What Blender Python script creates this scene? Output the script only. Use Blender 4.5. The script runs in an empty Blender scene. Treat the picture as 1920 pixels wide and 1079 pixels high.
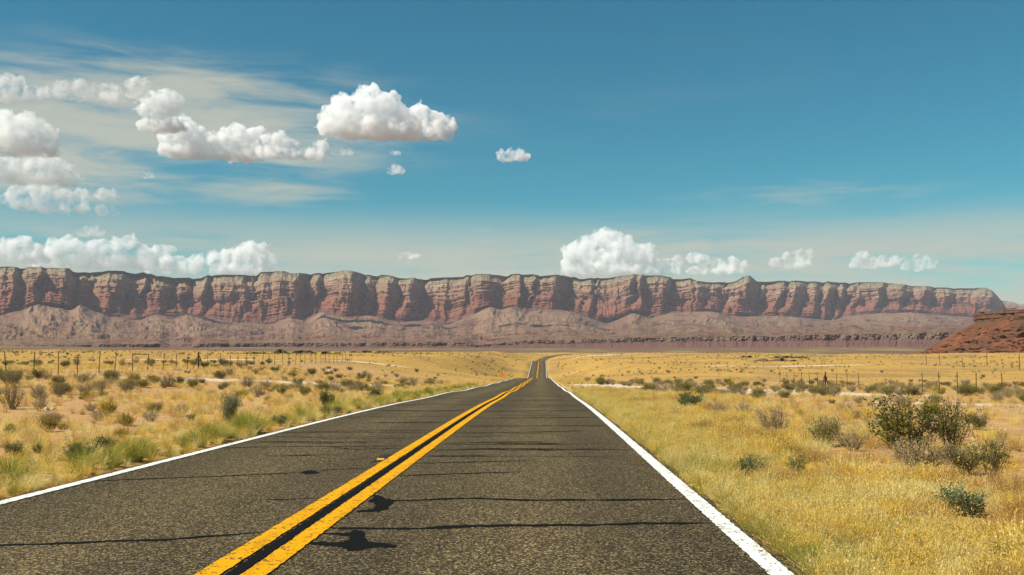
import bpy, bmesh, math, random
import numpy as np
from mathutils import Vector, Matrix, Euler

random.seed(7)
RNG = np.random.default_rng(7)
S = bpy.context.scene
COL = S.collection

# ------------------------------------------------------------------ camera
F = 1900.0                       # focal length in photograph pixels (1920 wide)
EYE = 1.39
PITCH = math.atan(145.5 / F)
YAW = math.atan(57.0 / F * math.cos(PITCH))
cam = bpy.data.cameras.new("camera")
cam.sensor_width = 36.0
cam.lens = 36.0 * F / 1920.0
cam.clip_start = 0.1
cam.clip_end = 120000.0
camo = bpy.data.objects.new("camera", cam)
camo.location = (0, 0, EYE)
camo.rotation_euler = (math.pi / 2 + PITCH, 0, YAW)
COL.objects.link(camo)
S.camera = camo

# ------------------------------------------------------------------ sky, sun, exposure
SUN_EL = math.radians(47)
SUN_AZ = math.radians(113)       # to the left of the road direction (+Y)
SUN_DIR = Vector((-math.sin(SUN_AZ) * math.cos(SUN_EL), math.cos(SUN_AZ) * math.cos(SUN_EL), math.sin(SUN_EL)))
world = bpy.data.worlds.new("World")
S.world = world
world.use_nodes = True


class G:
    """small node-graph helper"""
    def __init__(s, nt):
        s.nt = nt
    def n(s, t, **kw):
        nd = s.nt.nodes.new(t)
        for k, v in kw.items():
            setattr(nd, k, v)
        return nd
    def put(s, sock, v):
        if isinstance(v, bpy.types.NodeSocket):
            s.nt.links.new(v, sock)
        elif v is not None:
            if isinstance(v, (tuple, list)) and len(v) == 3 and sock.type == 'RGBA':
                v = (*v, 1)
            sock.default_value = v
    def math(s, op, a, b=None, c=None, clamp=False):
        nd = s.n('ShaderNodeMath', operation=op, use_clamp=clamp)
        s.put(nd.inputs[0], a); s.put(nd.inputs[1], b); s.put(nd.inputs[2], c)
        return nd.outputs[0]
    def vmul(s, a, v):
        nd = s.n('ShaderNodeVectorMath', operation='MULTIPLY')
        s.put(nd.inputs[0], a); s.put(nd.inputs[1], v)
        return nd.outputs[0]
    def vadd(s, a, v):
        nd = s.n('ShaderNodeVectorMath', operation='ADD')
        s.put(nd.inputs[0], a); s.put(nd.inputs[1], v)
        return nd.outputs[0]
    def noise(s, vec, scale, detail=3.0, rough=0.55, dist=0.0, col=False):
        nd = s.n('ShaderNodeTexNoise')
        s.put(nd.inputs['Vector'], vec); nd.inputs['Scale'].default_value = scale
        nd.inputs['Detail'].default_value = detail; nd.inputs['Roughness'].default_value = rough
        nd.inputs['Distortion'].default_value = dist
        return nd.outputs['Color' if col else 'Fac']
    def voro(s, vec, scale, out='Color', feature='F1'):
        nd = s.n('ShaderNodeTexVoronoi', feature=feature)
        s.put(nd.inputs['Vector'], vec); nd.inputs['Scale'].default_value = scale
        return nd.outputs[out]
    def ramp(s, fac, stops, interp='LINEAR'):
        nd = s.n('ShaderNodeValToRGB'); r = nd.color_ramp; r.interpolation = interp
        while len(r.elements) < len(stops):
            r.elements.new(0.5)
        for e, (p, c) in zip(r.elements, stops):
            e.position = p
            e.color = (*c, 1) if isinstance(c, (tuple, list)) else (c, c, c, 1)
        s.put(nd.inputs['Fac'], fac)
        return nd.outputs['Color']
    def step(s, x, a, b):
        nd = s.n('ShaderNodeMapRange', interpolation_type='SMOOTHSTEP')
        s.put(nd.inputs['Value'], x); s.put(nd.inputs['From Min'], a); s.put(nd.inputs['From Max'], b)
        return nd.outputs['Result']
    def mix(s, fac, a, b, mode='MIX'):
        nd = s.n('ShaderNodeMix', data_type='RGBA', blend_type=mode)
        s.put(nd.inputs['Factor'], fac); s.put(nd.inputs['A'] if False else nd.inputs[6], a); s.put(nd.inputs[7], b)
        return nd.outputs[2]
    def attr(s, name):
        return s.n('ShaderNodeAttribute', attribute_name=name).outputs['Fac']
    def sep(s, v):
        nd = s.n('ShaderNodeSeparateXYZ'); s.put(nd.inputs[0], v); return nd.outputs
    def comb(s, x, y, z):
        nd = s.n('ShaderNodeCombineXYZ')
        s.put(nd.inputs[0], x); s.put(nd.inputs[1], y); s.put(nd.inputs[2], z); return nd.outputs[0]
    def pos(s):
        return s.n('ShaderNodeNewGeometry').outputs['Position']


# world: physical sky with thin high cirrus on it
wt = world.node_tree
wt.nodes.clear()
g = G(wt)
sky = g.n('ShaderNodeTexSky', sky_type='NISHITA', sun_disc=False)
sky.sun_elevation = SUN_EL
sky.sun_rotation = -SUN_AZ
sky.altitude = 1200
sky.air_density = 1.0
sky.dust_density = 0.8
sky.ozone_density = 2.2
hs = g.n('ShaderNodeHueSaturation')
hs.inputs['Saturation'].default_value = 1.25
g.put(hs.inputs['Color'], sky.outputs[0])
skyc = g.mix(1.0, hs.outputs[0], (0.38, 1.09, 0.87), 'MULTIPLY')
dirv = g.n('ShaderNodeTexCoord').outputs['Generated']
dx, dy, dz = g.sep(dirv)
up = g.math('ADD', g.math('MAXIMUM', dz, 0.0), 0.06)
plane = g.comb(g.math('DIVIDE', dx, up), g.math('DIVIDE', dy, up), 0.0)   # a layer of cloud high above
warp = g.vadd(plane, g.vmul(g.noise(plane, 0.55, 3, col=True), (1.6, 0.8, 0.0)))
streak = g.noise(g.vadd(g.vmul(warp, (0.42, 1.0, 1.0)), (3.1, 1.7, 0.0)), 0.9, 7, 0.55, 0.3)
big = g.noise(g.vadd(plane, (11.3, 4.2, 0.0)), 0.2, 2, 0.5)


def toward(az, el, wid, hgt):
    """soft patch of sky round a compass direction"""
    ca, sa = math.cos(math.radians(az)), math.sin(math.radians(az))
    u_ = g.math('SUBTRACT', g.math('MULTIPLY', dx, ca), g.math('MULTIPLY', dy, sa))
    v_ = g.math('SUBTRACT', dz, math.sin(math.radians(el)))
    q = g.math('ADD', g.math('POWER', g.math('DIVIDE', u_, math.sin(math.radians(wid))), 2.0), g.math('POWER', g.math('DIVIDE', v_, math.sin(math.radians(hgt))), 2.0))
    front = g.math('GREATER_THAN', g.math('ADD', g.math('MULTIPLY', dx, sa), g.math('MULTIPLY', dy, ca)), 0.0)
    return g.math('MULTIPLY', g.math('POWER', 2.718, g.math('MULTIPLY', q, -1.0)), front)
bank = g.math('MAXIMUM', toward(-22, 13.0, 14, 3.2), g.math('MAXIMUM', g.math('MULTIPLY', toward(-16, 9.7, 7, 1.3), 0.55), g.math('MAXIMUM', toward(-27, 10.5, 9, 2.2), toward(1, 5.9, 13, 2.0))))
bank = g.math('MAXIMUM', bank, g.math('MAXIMUM', toward(17, 6.0, 11, 1.6), g.math('MULTIPLY', toward(15, 9.3, 9, 1.0), 0.45)))
fine = g.noise(g.vmul(dirv, (5.0, 5.0, 34.0)), 1.6, 7, 0.6, 0.4)
cir = g.math('MAXIMUM', g.math('MULTIPLY', g.math('MULTIPLY', g.step(streak, 0.60, 0.9), g.step(big, 0.56, 0.70)), 0.22),
             g.math('MULTIPLY', g.step(g.math('ADD', g.math('MULTIPLY', fine, 1.15), g.math('MULTIPLY', bank, 0.42)), 0.54, 1.06), g.math('MULTIPLY', g.step(bank, 0.05, 0.6), 0.85)))
low = g.step(dz, 0.165, 0.095)
veil = g.math('MULTIPLY', g.step(g.noise(g.vmul(dirv, (2.4, 2.4, 20.0)), 1.7, 6, 0.6, 0.2), 0.20, 0.58), g.math('MULTIPLY', low, 0.92))
cir = g.math('MAXIMUM', cir, veil)
skyf = g.mix(cir, skyc, (5.6, 5.7, 4.7))
bg = g.n('ShaderNodeBackground')
g.put(bg.inputs['Color'], skyf)
bg.inputs['Strength'].default_value = 0.075
wo = g.n('ShaderNodeOutputWorld')
wt.links.new(bg.outputs[0], wo.inputs[0])

sl = bpy.data.lights.new("sun", 'SUN')
sl.energy = 5.0
sl.angle = math.radians(0.53)
sl.color = (1.0, 0.925, 0.79)
so = bpy.data.objects.new("sun", sl)
so.rotation_euler = SUN_DIR.to_track_quat('Z', 'Y').to_euler()
so.location = (0, 0, 50)
COL.objects.link(so)

S.view_settings.view_transform = 'Standard'
S.view_settings.look = 'None'
S.view_settings.exposure = 0.4
S.view_settings.gamma = 1.0
S.render.engine = 'CYCLES'
S.cycles.use_denoising = True
S.cycles.max_bounces = 40
S.cycles.diffuse_bounces = 3
S.cycles.glossy_bounces = 2
S.cycles.transmission_bounces = 4
S.cycles.transparent_max_bounces = 12
S.cycles.volume_bounces = 40

# ------------------------------------------------------------------ pixels to directions
Rm = np.array(camo.rotation_euler.to_matrix())


def ray(px, py):
    px = np.asarray(px, float); py = np.asarray(py, float)
    d = np.stack([(px - 960.0) / F, -(py - 539.5) / F, -np.ones_like(px + py)], -1)
    return d @ Rm.T


def at_distance(px, py, D):
    """point on the pixel's ray at horizontal distance D"""
    px, py, D = np.broadcast_arrays(np.asarray(px, float), np.asarray(py, float), np.asarray(D, float))
    d = ray(px, py)
    s = D / np.hypot(d[..., 0], d[..., 1])
    return d * s[..., None] + np.array([0, 0, EYE])


# ------------------------------------------------------------------ numeric noise
_perm = np.random.default_rng(3).permutation(256)
_perm = np.concatenate([_perm, _perm, _perm])
_grad = np.random.default_rng(4).normal(size=(256, 3))
_grad /= np.linalg.norm(_grad, axis=1, keepdims=True)


def perlin(x, y, z=0.0):
    x, y, z = np.broadcast_arrays(np.asarray(x, float), np.asarray(y, float), np.asarray(z, float))
    xi, yi, zi = np.floor(x).astype(int), np.floor(y).astype(int), np.floor(z).astype(int)
    xf, yf, zf = x - xi, y - yi, z - zi
    u, v, w = [t * t * t * (t * (t * 6 - 15) + 10) for t in (xf, yf, zf)]
    r = 0
    for a in (0, 1):
        for b in (0, 1):
            for c in (0, 1):
                h = _perm[_perm[_perm[(xi + a) & 255] + ((yi + b) & 255)] + ((zi + c) & 255)]
                gr = _grad[h]
                dot = gr[..., 0] * (xf - a) + gr[..., 1] * (yf - b) + gr[..., 2] * (zf - c)
                r = r + dot * (u if a else 1 - u) * (v if b else 1 - v) * (w if c else 1 - w)
    return r * 1.5


def fbm(x, y, z=0.0, o=4, gain=0.5):
    r = 0; a = 1.0; f = 1.0
    for i in range(o):
        r = r + a * perlin(np.asarray(x) * f + 17.1 * i, np.asarray(y) * f + 5.3 * i, np.asarray(z) * f + 2.7 * i)
        a *= gain; f *= 2.03
    return r


def ridged(x, y, z=0.0, o=4, gain=0.5):
    r = 0; a = 1.0; f = 1.0
    for i in range(o):
        r = r + a * (1 - 2 * np.abs(perlin(np.asarray(x) * f + 9.1 * i, np.asarray(y) * f + 3.3 * i, np.asarray(z) * f)))
        a *= gain; f *= 2.03
    return r


def sstep(a, b, x):
    t = np.clip((np.asarray(x, float) - a) / (b - a), 0, 1)
    return t * t * (3 - 2 * t)


# ------------------------------------------------------------------ object helpers
def new_obj(name, me, parent=None, material=None):
    o = bpy.data.objects.new(name, me)
    COL.objects.link(o)
    if parent is not None:
        o.parent = parent
    if material is not None and me is not None:
        me.materials.clear()
        me.materials.append(material)
    return o


def tag(o, label=None, cat=None, group=None, kind=None):
    for k, v in (('label', label), ('category', cat), ('group', group), ('kind', kind)):
        if v:
            o[k] = v
    return o


def empty(name, loc, rz=0.0, scale=(1, 1, 1)):
    o = bpy.data.objects.new(name, None)
    COL.objects.link(o)
    o.location = loc; o.rotation_euler = (0, 0, rz); o.scale = scale
    o.empty_display_size = 0.2
    return o


def mesh_np(name, verts, faces, smooth=False):
    """faces: (n,3) or (n,4) int array"""
    me = bpy.data.meshes.new(name)
    verts = np.ascontiguousarray(verts, np.float32).reshape(-1, 3)
    faces = np.ascontiguousarray(faces, np.int32)
    k = faces.shape[1]
    me.vertices.add(len(verts)); me.vertices.foreach_set('co', verts.ravel())
    me.loops.add(faces.size); me.loops.foreach_set('vertex_index', faces.ravel())
    me.polygons.add(len(faces))
    me.polygons.foreach_set('loop_start', np.arange(0, faces.size, k, dtype=np.int32))
    me.polygons.foreach_set('use_smooth', np.full(len(faces), smooth))
    me.update(calc_edges=True)
    return me


def grid_faces(nr, nc, wrap=False):
    i = np.arange(nr - 1)[:, None]; j = np.arange(nc if wrap else nc - 1)[None, :]
    j2 = (j + 1) % nc
    return np.stack([i * nc + j + 0 * i, i * nc + j2, (i + 1) * nc + j2, (i + 1) * nc + j], -1).reshape(-1, 4)


def fattr(me, name, vals):
    a = me.attributes.new(name, 'FLOAT', 'POINT')
    a.data.foreach_set('value', np.ascontiguousarray(vals, np.float32).ravel())


def material(name, color=None, rough=0.9, spec=0.2):
    m = bpy.data.materials.new(name)
    m.use_nodes = True
    nt = m.node_tree
    b = nt.nodes['Principled BSDF']
    b.inputs['Roughness'].default_value = rough
    b.inputs['Specular IOR Level'].default_value = spec
    if color is not None:
        b.inputs['Base Color'].default_value = (*color, 1)
    return m, G(nt), b


def bump(gr, b, height, strength, dist):
    nd = gr.n('ShaderNodeBump')
    nd.inputs['Strength'].default_value = strength
    nd.inputs['Distance'].default_value = dist
    gr.put(nd.inputs['Height'], height)
    gr.nt.links.new(nd.outputs[0], b.inputs['Normal'])


# ------------------------------------------------------------------ the lie of the land
_ry = np.arange(-60.0, 1300.0, 1.0)
_rz = np.interp(_ry, [-60, 0, 30, 46, 90, 145, 205, 225, 260, 320, 350, 385, 450, 525, 560, 650, 740, 800, 900, 1000, 1120, 1300],
                [0.6, 0, 0.02, -0.1, -0.53, -0.87, -1.20, -1.6, -2.8, -4.0, -3.95, -3.05, 0.2, 3.45, 3.7, 3.2, 3.7, 4.9, 9.3, 12.2, 13.6, 14])
_rx = np.interp(_ry, [-60, 0, 380, 470, 560, 680, 800, 850, 900, 950, 1000, 1060, 1120, 1300],
                [-2.05, -2.05, -2.05, -1.9, -1.9, -2.1, -1.7, 1.5, 7.6, 15.5, 26, 47, 78, 230])
def _gauss(a, s):
    k = np.exp(-0.5 * (np.arange(-4 * s, 4 * s + 1) / s) ** 2); k /= k.sum()
    return np.convolve(np.pad(a, 4 * s, mode='edge'), k, mode='valid')
_rz = _gauss(_rz, 7) + 0.035 * np.sin(_ry / 4.1) * sstep(30, 60, _ry) * (1 - sstep(220, 300, _ry))
_rx = _gauss(_rx, 14)
road_z = lambda y: np.interp(y, _ry, _rz)
road_x = lambda y: np.interp(y, _ry, _rx)
LEFT_LINE, RIGHT_LINE = -3.38, 3.62        # edge lines from the centre of the road


def land(x, y):
    x = np.asarray(x, float); y = np.asarray(y, float)
    r = np.hypot(x, y)
    th = np.degrees(np.arctan2(x, np.maximum(y, 1e-3)))
    dxr = x - road_x(y)
    L = np.interp(r, [0, 20, 60, 120, 250, 450, 720, 1200], [-0.08, 0.08, 0.78, 1.5, 3.5, 6.2, 10.6, 15])
    Rr = np.interp(r, [0, 30, 58, 94, 200, 300, 600, 850, 1200], [-0.12, -0.18, -0.35, -0.75, -0.8, 0.6, 6.6, 11.0, 15])
    side = sstep(-22, 22, dxr)
    f = L * (1 - side) + Rr * side
    f = f + fbm(x / 55, y / 55, 0, 3) * 0.5 * sstep(40, 200, r) + fbm(x / 9, y / 9, 1.0, 3) * 0.10 * sstep(4, 12, np.abs(dxr))
    f = f + fbm(x / 160, y / 160, 4.0, 3) * 1.6 * sstep(200, 600, r)
    w = sstep(5.0, 34, np.abs(dxr)) * 0.94 + 0.06 * sstep(3.9, 6, np.abs(dxr))
    z = road_z(y) * (1 - w) + f * w
    # micro relief next to the road
    z = z + fbm(x / 0.7, y / 0.7, 2.0, 3) * 0.035 * sstep(4.1, 5.2, np.abs(dxr)) * (1 - sstep(60, 120, r))
    E = np.interp(th, [-60, -28, -8, -1, 1, 6, 12, 28, 60], [690, 700, 830, 1010, 1130, 1130, 860, 690, 690]) + 45 * fbm(th / 4, 0.3, 0, 3)
    V = np.interp(r, [0, 1100, 1600, 2000, 3000, 3900, 16000], [-60, -25, 0, 17, 50, 66, 60]) + fbm(x / 400, y / 400, 7, 3) * 3
    return np.where(r > 300, z + (V - z) * sstep(E, E + 130, r), z)


def ground(x, y):
    """the ground sheet: sunk a little under the carriageway"""
    d = np.asarray(x, float) - road_x(y)
    under = (sstep(-3.78, -3.55, d)) * (1 - sstep(3.78, 4.0, d))
    r = np.hypot(x, y)
    ok = np.asarray(y) < 1200
    return land(x, y) - np.where(ok, under * (0.10 + 0.0012 * r) + 0.03 * sstep(6, 4, np.abs(d)), 0)


def hit(px, py, rmax=1300.0):
    """first point of the land on a pixel's ray"""
    d = ray(px, py); d = d / np.hypot(d[0], d[1])
    lo, hi, tt = 4.0, rmax, rmax
    for n in (160, 24, 24):          # coarse to fine
        t = np.geomspace(lo, hi, n)
        b = np.nonzero(EYE + d[2] * t < land(d[0] * t, d[1] * t))[0]
        if not len(b):
            break
        tt = t[b[0]]; lo, hi = t[max(b[0] - 1, 0)], tt * 1.0001
    x, y = d[0] * tt, d[1] * tt
    return float(x), float(y), float(land(x, y))


# ------------------------------------------------------------------ ground sheet
m_ground, g, b = material('dry_ground', rough=0.95, spec=0.1)
P = g.pos()
gold = g.attr('grass_cover'); bare = g.attr('bare'); far = g.attr('valley')
n1 = g.noise(P, 0.11, 5, 0.6); n2 = g.noise(P, 1.3, 5, 0.65); n3 = g.noise(P, 14.0, 4, 0.7)
soil = g.ramp(n2, [(0.25, (0.37, 0.195, 0.08)), (0.5, (0.50, 0.285, 0.12)), (0.75, (0.58, 0.37, 0.18))])
soil = g.mix(g.step(n3, 0.56, 0.72), soil, (0.25, 0.15, 0.09))
soil = g.mix(g.step(g.voro(P, 26.0, 'Distance'), 0.16, 0.08), soil, (0.52, 0.40, 0.30))
straw = g.ramp(n2, [(0.2, (0.34, 0.195, 0.06)), (0.5, (0.50, 0.292, 0.07)), (0.8, (0.60, 0.365, 0.095))])
straw = g.mix(g.math('MULTIPLY', g.step(g.noise(g.vmul(P, (1, 0.5, 1)), 0.045, 6, 0.7), 0.44, 0.62), 0.8), straw, (0.29, 0.18, 0.075))
straw = g.mix(g.step(n3, 0.5, 0.75), straw, (0.28, 0.185, 0.06))
cov = g.step(g.math('ADD', g.math('MULTIPLY', n1, 0.55), g.math('ADD', g.math('MULTIPLY', n2, 0.35), gold)), 0.66, 1.0)
c = g.mix(cov, soil, straw)
chalk = g.ramp(n3, [(0.3, (0.55, 0.41, 0.28)), (0.7, (0.72, 0.58, 0.44))])
c = g.mix(g.step(g.math('ADD', bare, g.math('MULTIPLY', g.math('SUBTRACT', n2, 0.5), 0.9)), 0.35, 0.65), c, chalk)
speck = g.step(g.noise(g.vmul(P, (1, 0.45, 1)), 0.32, 4, 0.7), 0.60, 0.70)
c = g.mix(g.math('MULTIPLY', speck, g.math('MULTIPLY', g.step(gold, 0.4, 0.7), 0.7)), c, (0.15, 0.125, 0.05))
plain = g.ramp(g.noise(g.vmul(P, (1, 0.35, 1)), 0.006, 5, 0.6), [(0.3, (0.16, 0.075, 0.05)), (0.47, (0.17, 0.10, 0.06)), (0.56, (0.17, 0.12, 0.06)), (0.66, (0.27, 0.20, 0.08)), (0.76, (0.18, 0.11, 0.07))])
c = g.mix(far, c, plain)
g.put(b.inputs['Base Color'], c)
bump(g, b, g.math('ADD', n3, g.noise(P, 60.0, 3, 0.7)), 0.6, 0.03)

th = np.concatenate([np.radians(np.arange(-180, -36, 4.0)), np.radians(np.arange(-36, 36, 0.13)), np.radians(np.arange(36, 180, 4.0))])
rr = np.concatenate([[0.3, 1, 2, 3, 4], np.geomspace(5, 1500, 300), np.geomspace(1560, 15500, 36)])
gx = np.outer(rr, np.sin(th)); gy = np.outer(rr, np.cos(th))
gz = ground(gx, gy)
me = mesh_np('ground', np.stack([gx, gy, gz], -1), grid_faces(len(rr), len(th), wrap=True)[:, ::-1], smooth=True)
rad = np.hypot(gx, gy)
gd = gx - road_x(gy)
cover = 0.20 + 0.30 * sstep(70, 190, rad) + 0.25 * fbm(gx / 30, gy / 30, 3, 3)
cover = np.where(gd > 0, cover + 0.26 * (1 - sstep(4.5, 8, gd)), cover)
cover = cover + 0.22 * (1 - sstep(4.2, 7.5, np.abs(gd))) + 0.2 * sstep(150, 300, rad)
fattr(me, 'grass_cover', np.clip(cover, 0, 1.2))
# pale graded dirt: a track on each side and scattered scrapes
bare_v = np.zeros_like(rad)
TRACKS = (((5.4, 104), (8.5, 60), 3.4), ((8.5, 88), (17, 62), 8.0), ((-27, 62), (-12, 84), 2.2), ((-60, 150), (-26, 175), 4), ((14, 42), (28, 41), 1.5), ((60, 330), (100, 340), 10), ((20, 640), (70, 660), 14), ((70, 690), (120, 700), 14))
for (ax, ay), (bx, by), wdt in TRACKS:
    ab = np.array([bx - ax, by - ay]); t = np.clip(((gx - ax) * ab[0] + (gy - ay) * ab[1]) / (ab @ ab), 0, 1)
    dd = np.hypot(gx - ax - t * ab[0], gy - ay - t * ab[1])
    bare_v = np.maximum(bare_v, 1 - sstep(0.4 * wdt, 1.3 * wdt, dd))
bare_v = np.maximum(bare_v, 0.42 * (1 - sstep(0.1, 0.5, np.abs(np.abs(gd) - 4.15))) * (rad < 120))
fattr(me, 'bare', bare_v)
E_ = np.interp(np.degrees(th), [-60, -28, -8, -1, 1, 6, 12, 28, 60], [690, 700, 830, 1010, 1130, 1130, 860, 690, 690])[None, :]
fattr(me, 'valley', sstep(0.98, 1.12, rad / E_))
tag(new_obj('ground', me, None, m_ground), kind='structure', label='dry desert ground of sand and golden grass')

# ------------------------------------------------------------------ road
m_asph, g, b = material('chip_seal_asphalt', rough=0.85, spec=0.25)
P = g.pos()
vc = g.sep(g.voro(P, 78.0))[0]
chips = g.ramp(vc, [(0.0, (0.010, 0.0072, 0.0035)), (0.45, (0.042, 0.028, 0.0108)), (0.70, (0.098, 0.066, 0.024)), (0.86, (0.235, 0.163, 0.066)), (1.0, (0.47, 0.35, 0.17))])
big = g.noise(g.vmul(P, (1.0, 0.22, 1.0)), 0.9, 4, 0.6)
wheel = g.math('ABSOLUTE', g.math('SUBTRACT', g.math('ABSOLUTE', g.math('ADD', g.sep(P)[0], 2.05)), 1.8))
tone = g.math('MULTIPLY_ADD', big, 0.9, 0.54)
tone = g.math('MULTIPLY', tone, g.math('MULTIPLY_ADD', g.step(wheel, 0.2, 1.0), -0.30, 1.13))
c = g.mix(1.0, chips, g.comb(tone, tone, tone), 'MULTIPLY')
g.put(b.inputs['Base Color'], c)
bump(g, b, g.math('ADD', vc, g.noise(P, 150, 2)), 0.7, 0.006)

ys = np.concatenate([np.arange(-8, 60, 0.5), np.arange(60, 240, 1.5), np.arange(240, 1180, 3.0)])
def road_pts(off, y, dz):
    y = np.asarray(y, float)
    sl = np.gradient(_rx, _ry); a = np.interp(y, _ry, sl)
    nx, ny = 1 / np.sqrt(1 + a * a), -a / np.sqrt(1 + a * a)
    return np.stack([road_x(y) + off * nx, y + off * ny, road_z(y) + dz + 0 * off], -1)
jl = 0.05 * fbm(ys / 0.9, 3.3, 0, 3); jr = 0.05 * fbm(ys / 0.9, 9.3, 0, 3)
cross = [road_pts(-3.63 + jl, ys, -0.5), road_pts(-3.57 + jl, ys, -0.012), road_pts(-3.4 + 0 * ys, ys, 0), road_pts(0 * ys, ys, 0),
         road_pts(3.6 + 0 * ys, ys, 0), road_pts(3.80 + jr, ys, -0.012), road_pts(3.86 + jr, ys, -0.5)]
V = np.stack(cross, 1)
me = mesh_np('road', V, grid_faces(len(ys), len(cross))[:, ::-1])
road = tag(new_obj('road', me, None, m_asph), kind='structure', label='two-lane asphalt road running straight to the cliffs')


def paint(name, col, lo, hi, cell):
    m, g, b = material(name, rough=0.85, spec=0.08)
    P = g.pos()
    w = g.math('ADD', g.math('MULTIPLY', g.noise(P, 9.0, 5, 0.7), 0.75), g.math('MULTIPLY', g.sep(g.voro(P, cell))[1], 0.25))
    dirt = g.mix(g.step(g.noise(g.vmul(P, (6, 0.8, 1)), 1.5, 4, 0.6), 0.45, 0.8), col, tuple(v * 0.72 for v in col))
    g.put(b.inputs['Base Color'], g.mix(g.step(w, lo, hi), dirt, (0.07, 0.055, 0.035)))
    bump(g, b, w, 0.4, 0.004)
    return m
m_white = paint('white_road_paint', (0.80, 0.80, 0.74), 0.585, 0.64, 62.0)
m_yellow = paint('yellow_road_paint', (0.72, 0.335, 0.003), 0.595, 0.63, 62.0)
m_tar, g, b = material('crack_sealing_tar', (0.0065, 0.006, 0.0055), 0.9, 0.08)


def stripe(name, off, width, y0, y1, dz, mat, jit, lab=None):
    yy = np.concatenate([np.arange(y0, min(y1, 45), 0.04), np.arange(min(y1, 45), min(y1, 240), 0.8), np.arange(min(y1, 240), y1, 3.0)])
    a = off - width / 2 + jit * fbm(yy / 0.11, off * 3, 0, 3); c = off + width / 2 + jit * fbm(yy / 0.11, off * 3 + 40, 0, 3)
    V = np.stack([road_pts(a, yy, dz), road_pts(c, yy, dz)], 1)
    me = mesh_np(name, V, grid_faces(len(yy), 2)[:, ::-1])
    o = new_obj(name, me, road, mat)
    if lab:
        o['label'] = lab
    return o
stripe('edge_line', LEFT_LINE, 0.15, -6, 1150, 0.009, m_white, 0.012, 'white edge line beside the tufted verge')
stripe('edge_line', RIGHT_LINE, 0.16, -6, 1150, 0.009, m_white, 0.014, 'white edge line beside the golden grass')
stripe('centre_line', -0.155, 0.17, -6, 1150, 0.009, m_yellow, 0.010)
stripe('centre_line', 0.155, 0.17, -6, 1150, 0.009, m_yellow, 0.010)
stripe('centre_joint', 0.0, 0.10, -6, 240, 0.005, m_tar, 0.03, 'black tar strip between the yellow lines')


def on_road(px, py):
    d = ray(px, py); t = np.linspace(4, 120, 6000) / d[1]
    z = EYE + d[2] * t
    i = np.nonzero(z < road_z(d[1] * t))[0]
    i = i[0] if len(i) else len(t) - 1
    return d[0] * t[i], d[1] * t[i]


def crack(pts, thick, seed):
    q = np.array([on_road(*p) for p in pts])
    s = np.concatenate([[0], np.cumsum(np.hypot(*np.diff(q, axis=0).T))])
    n = max(6, int(s[-1] / 0.05))
    t = np.linspace(0, s[-1], n)
    x = np.interp(t, s, q[:, 0]); y = np.interp(t, s, q[:, 1]) + 0.05 * fbm(t / 0.6, seed * 3.1, 0, 4)
    thick = thick * (1.0 + 1.3 * float(sstep(13, 32, q[0, 1])))
    w = thick * (0.7 + 0.5 * fbm(t / 0.25, seed * 7.7, 1, 3)) * np.minimum(1, np.minimum(t, s[-1] - t) / 0.35 + 0.12)
    w = np.maximum(w, 0.008)
    V = np.stack([np.stack([x, y - w / 2, road_z(y - w / 2) + 0.0035], -1), np.stack([x, y + w / 2, road_z(y + w / 2) + 0.0035], -1)], 1)
    new_obj('crack_seal', mesh_np('crack_seal', V, grid_faces(n, 2)), road, m_tar)


CR = [([(690, 942), (800, 938), (900, 935), (1000, 939), (1290, 937)], 0.15), ([(605, 991), (760, 992), (900, 987), (1100, 987), (1200, 982), (1338, 983)], 0.16),
      ([(-40, 1024), (150, 1019), (300, 1014), (495, 999)], 0.11), ([(475, 938), (600, 935)], 0.07), ([(165, 903), (350, 896), (480, 891), (580, 886)], 0.10),
      ([(560, 888), (620, 881), (700, 878)], 0.06), ([(645, 862), (706, 860)], 0.09), ([(400, 841), (520, 838), (620, 838), (762, 837)], 0.09),
      ([(610, 838), (660, 843), (768, 841)], 0.08), ([(515, 812), (640, 809), (820, 807)], 0.08), ([(700, 793), (840, 792)], 0.08), ([(640, 783), (850, 781)], 0.08),
      ([(740, 894), (840, 890), (985, 885)], 0.12), ([(775, 870), (880, 867), (1003, 864)], 0.10), ([(790, 856), (925, 854)], 0.08),
      ([(805, 845), (960, 842), (1050, 844), (1188, 844)], 0.13), ([(830, 832), (960, 830), (1028, 829)], 0.11), ([(845, 820), (975, 817)], 0.09),
      ([(850, 813), (1000, 811), (1105, 808)], 0.12), ([(870, 800), (1000, 799), (1145, 799)], 0.13), ([(885, 785), (1000, 784), (1120, 783)], 0.13),
      ([(905, 772), (1010, 771), (1112, 770)], 0.15), ([(915, 762), (1100, 761)], 0.15), ([(925, 752), (1088, 751)], 0.18), ([(940, 743), (1074, 743)], 0.2),
      ([(700, 771), (880, 770)], 0.1), ([(740, 760), (900, 759)], 0.12), ([(950, 735), (1062, 735)], 0.2), ([(820, 747), (920, 746)], 0.15)]
rg = np.random.default_rng(77)
for k in range(30):          # hairline seals farther up the road, lane by lane
    yk = 740 + 118 * rg.uniform()
    xl, xc_, xr = 3.95 * (942 - yk) + 12, 429 + 1.495 * (1079 - yk), 1467 - 1.137 * (1079 - yk)
    a_, c_ = ((xl, xc_) if k % 2 else (xc_ + 8, xr))
    u0, u1 = rg.uniform(0, 0.45), rg.uniform(0.55, 1.0)
    CR.append(([(a_ + (c_ - a_) * u0, yk + rg.uniform(-1, 1)), (a_ + (c_ - a_) * (u0 + u1) / 2, yk), (a_ + (c_ - a_) * u1, yk + rg.uniform(-1, 1))], 0.06))
for i, (p, th_) in enumerate(CR):
    crack(p, th_, i + 1)


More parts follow.
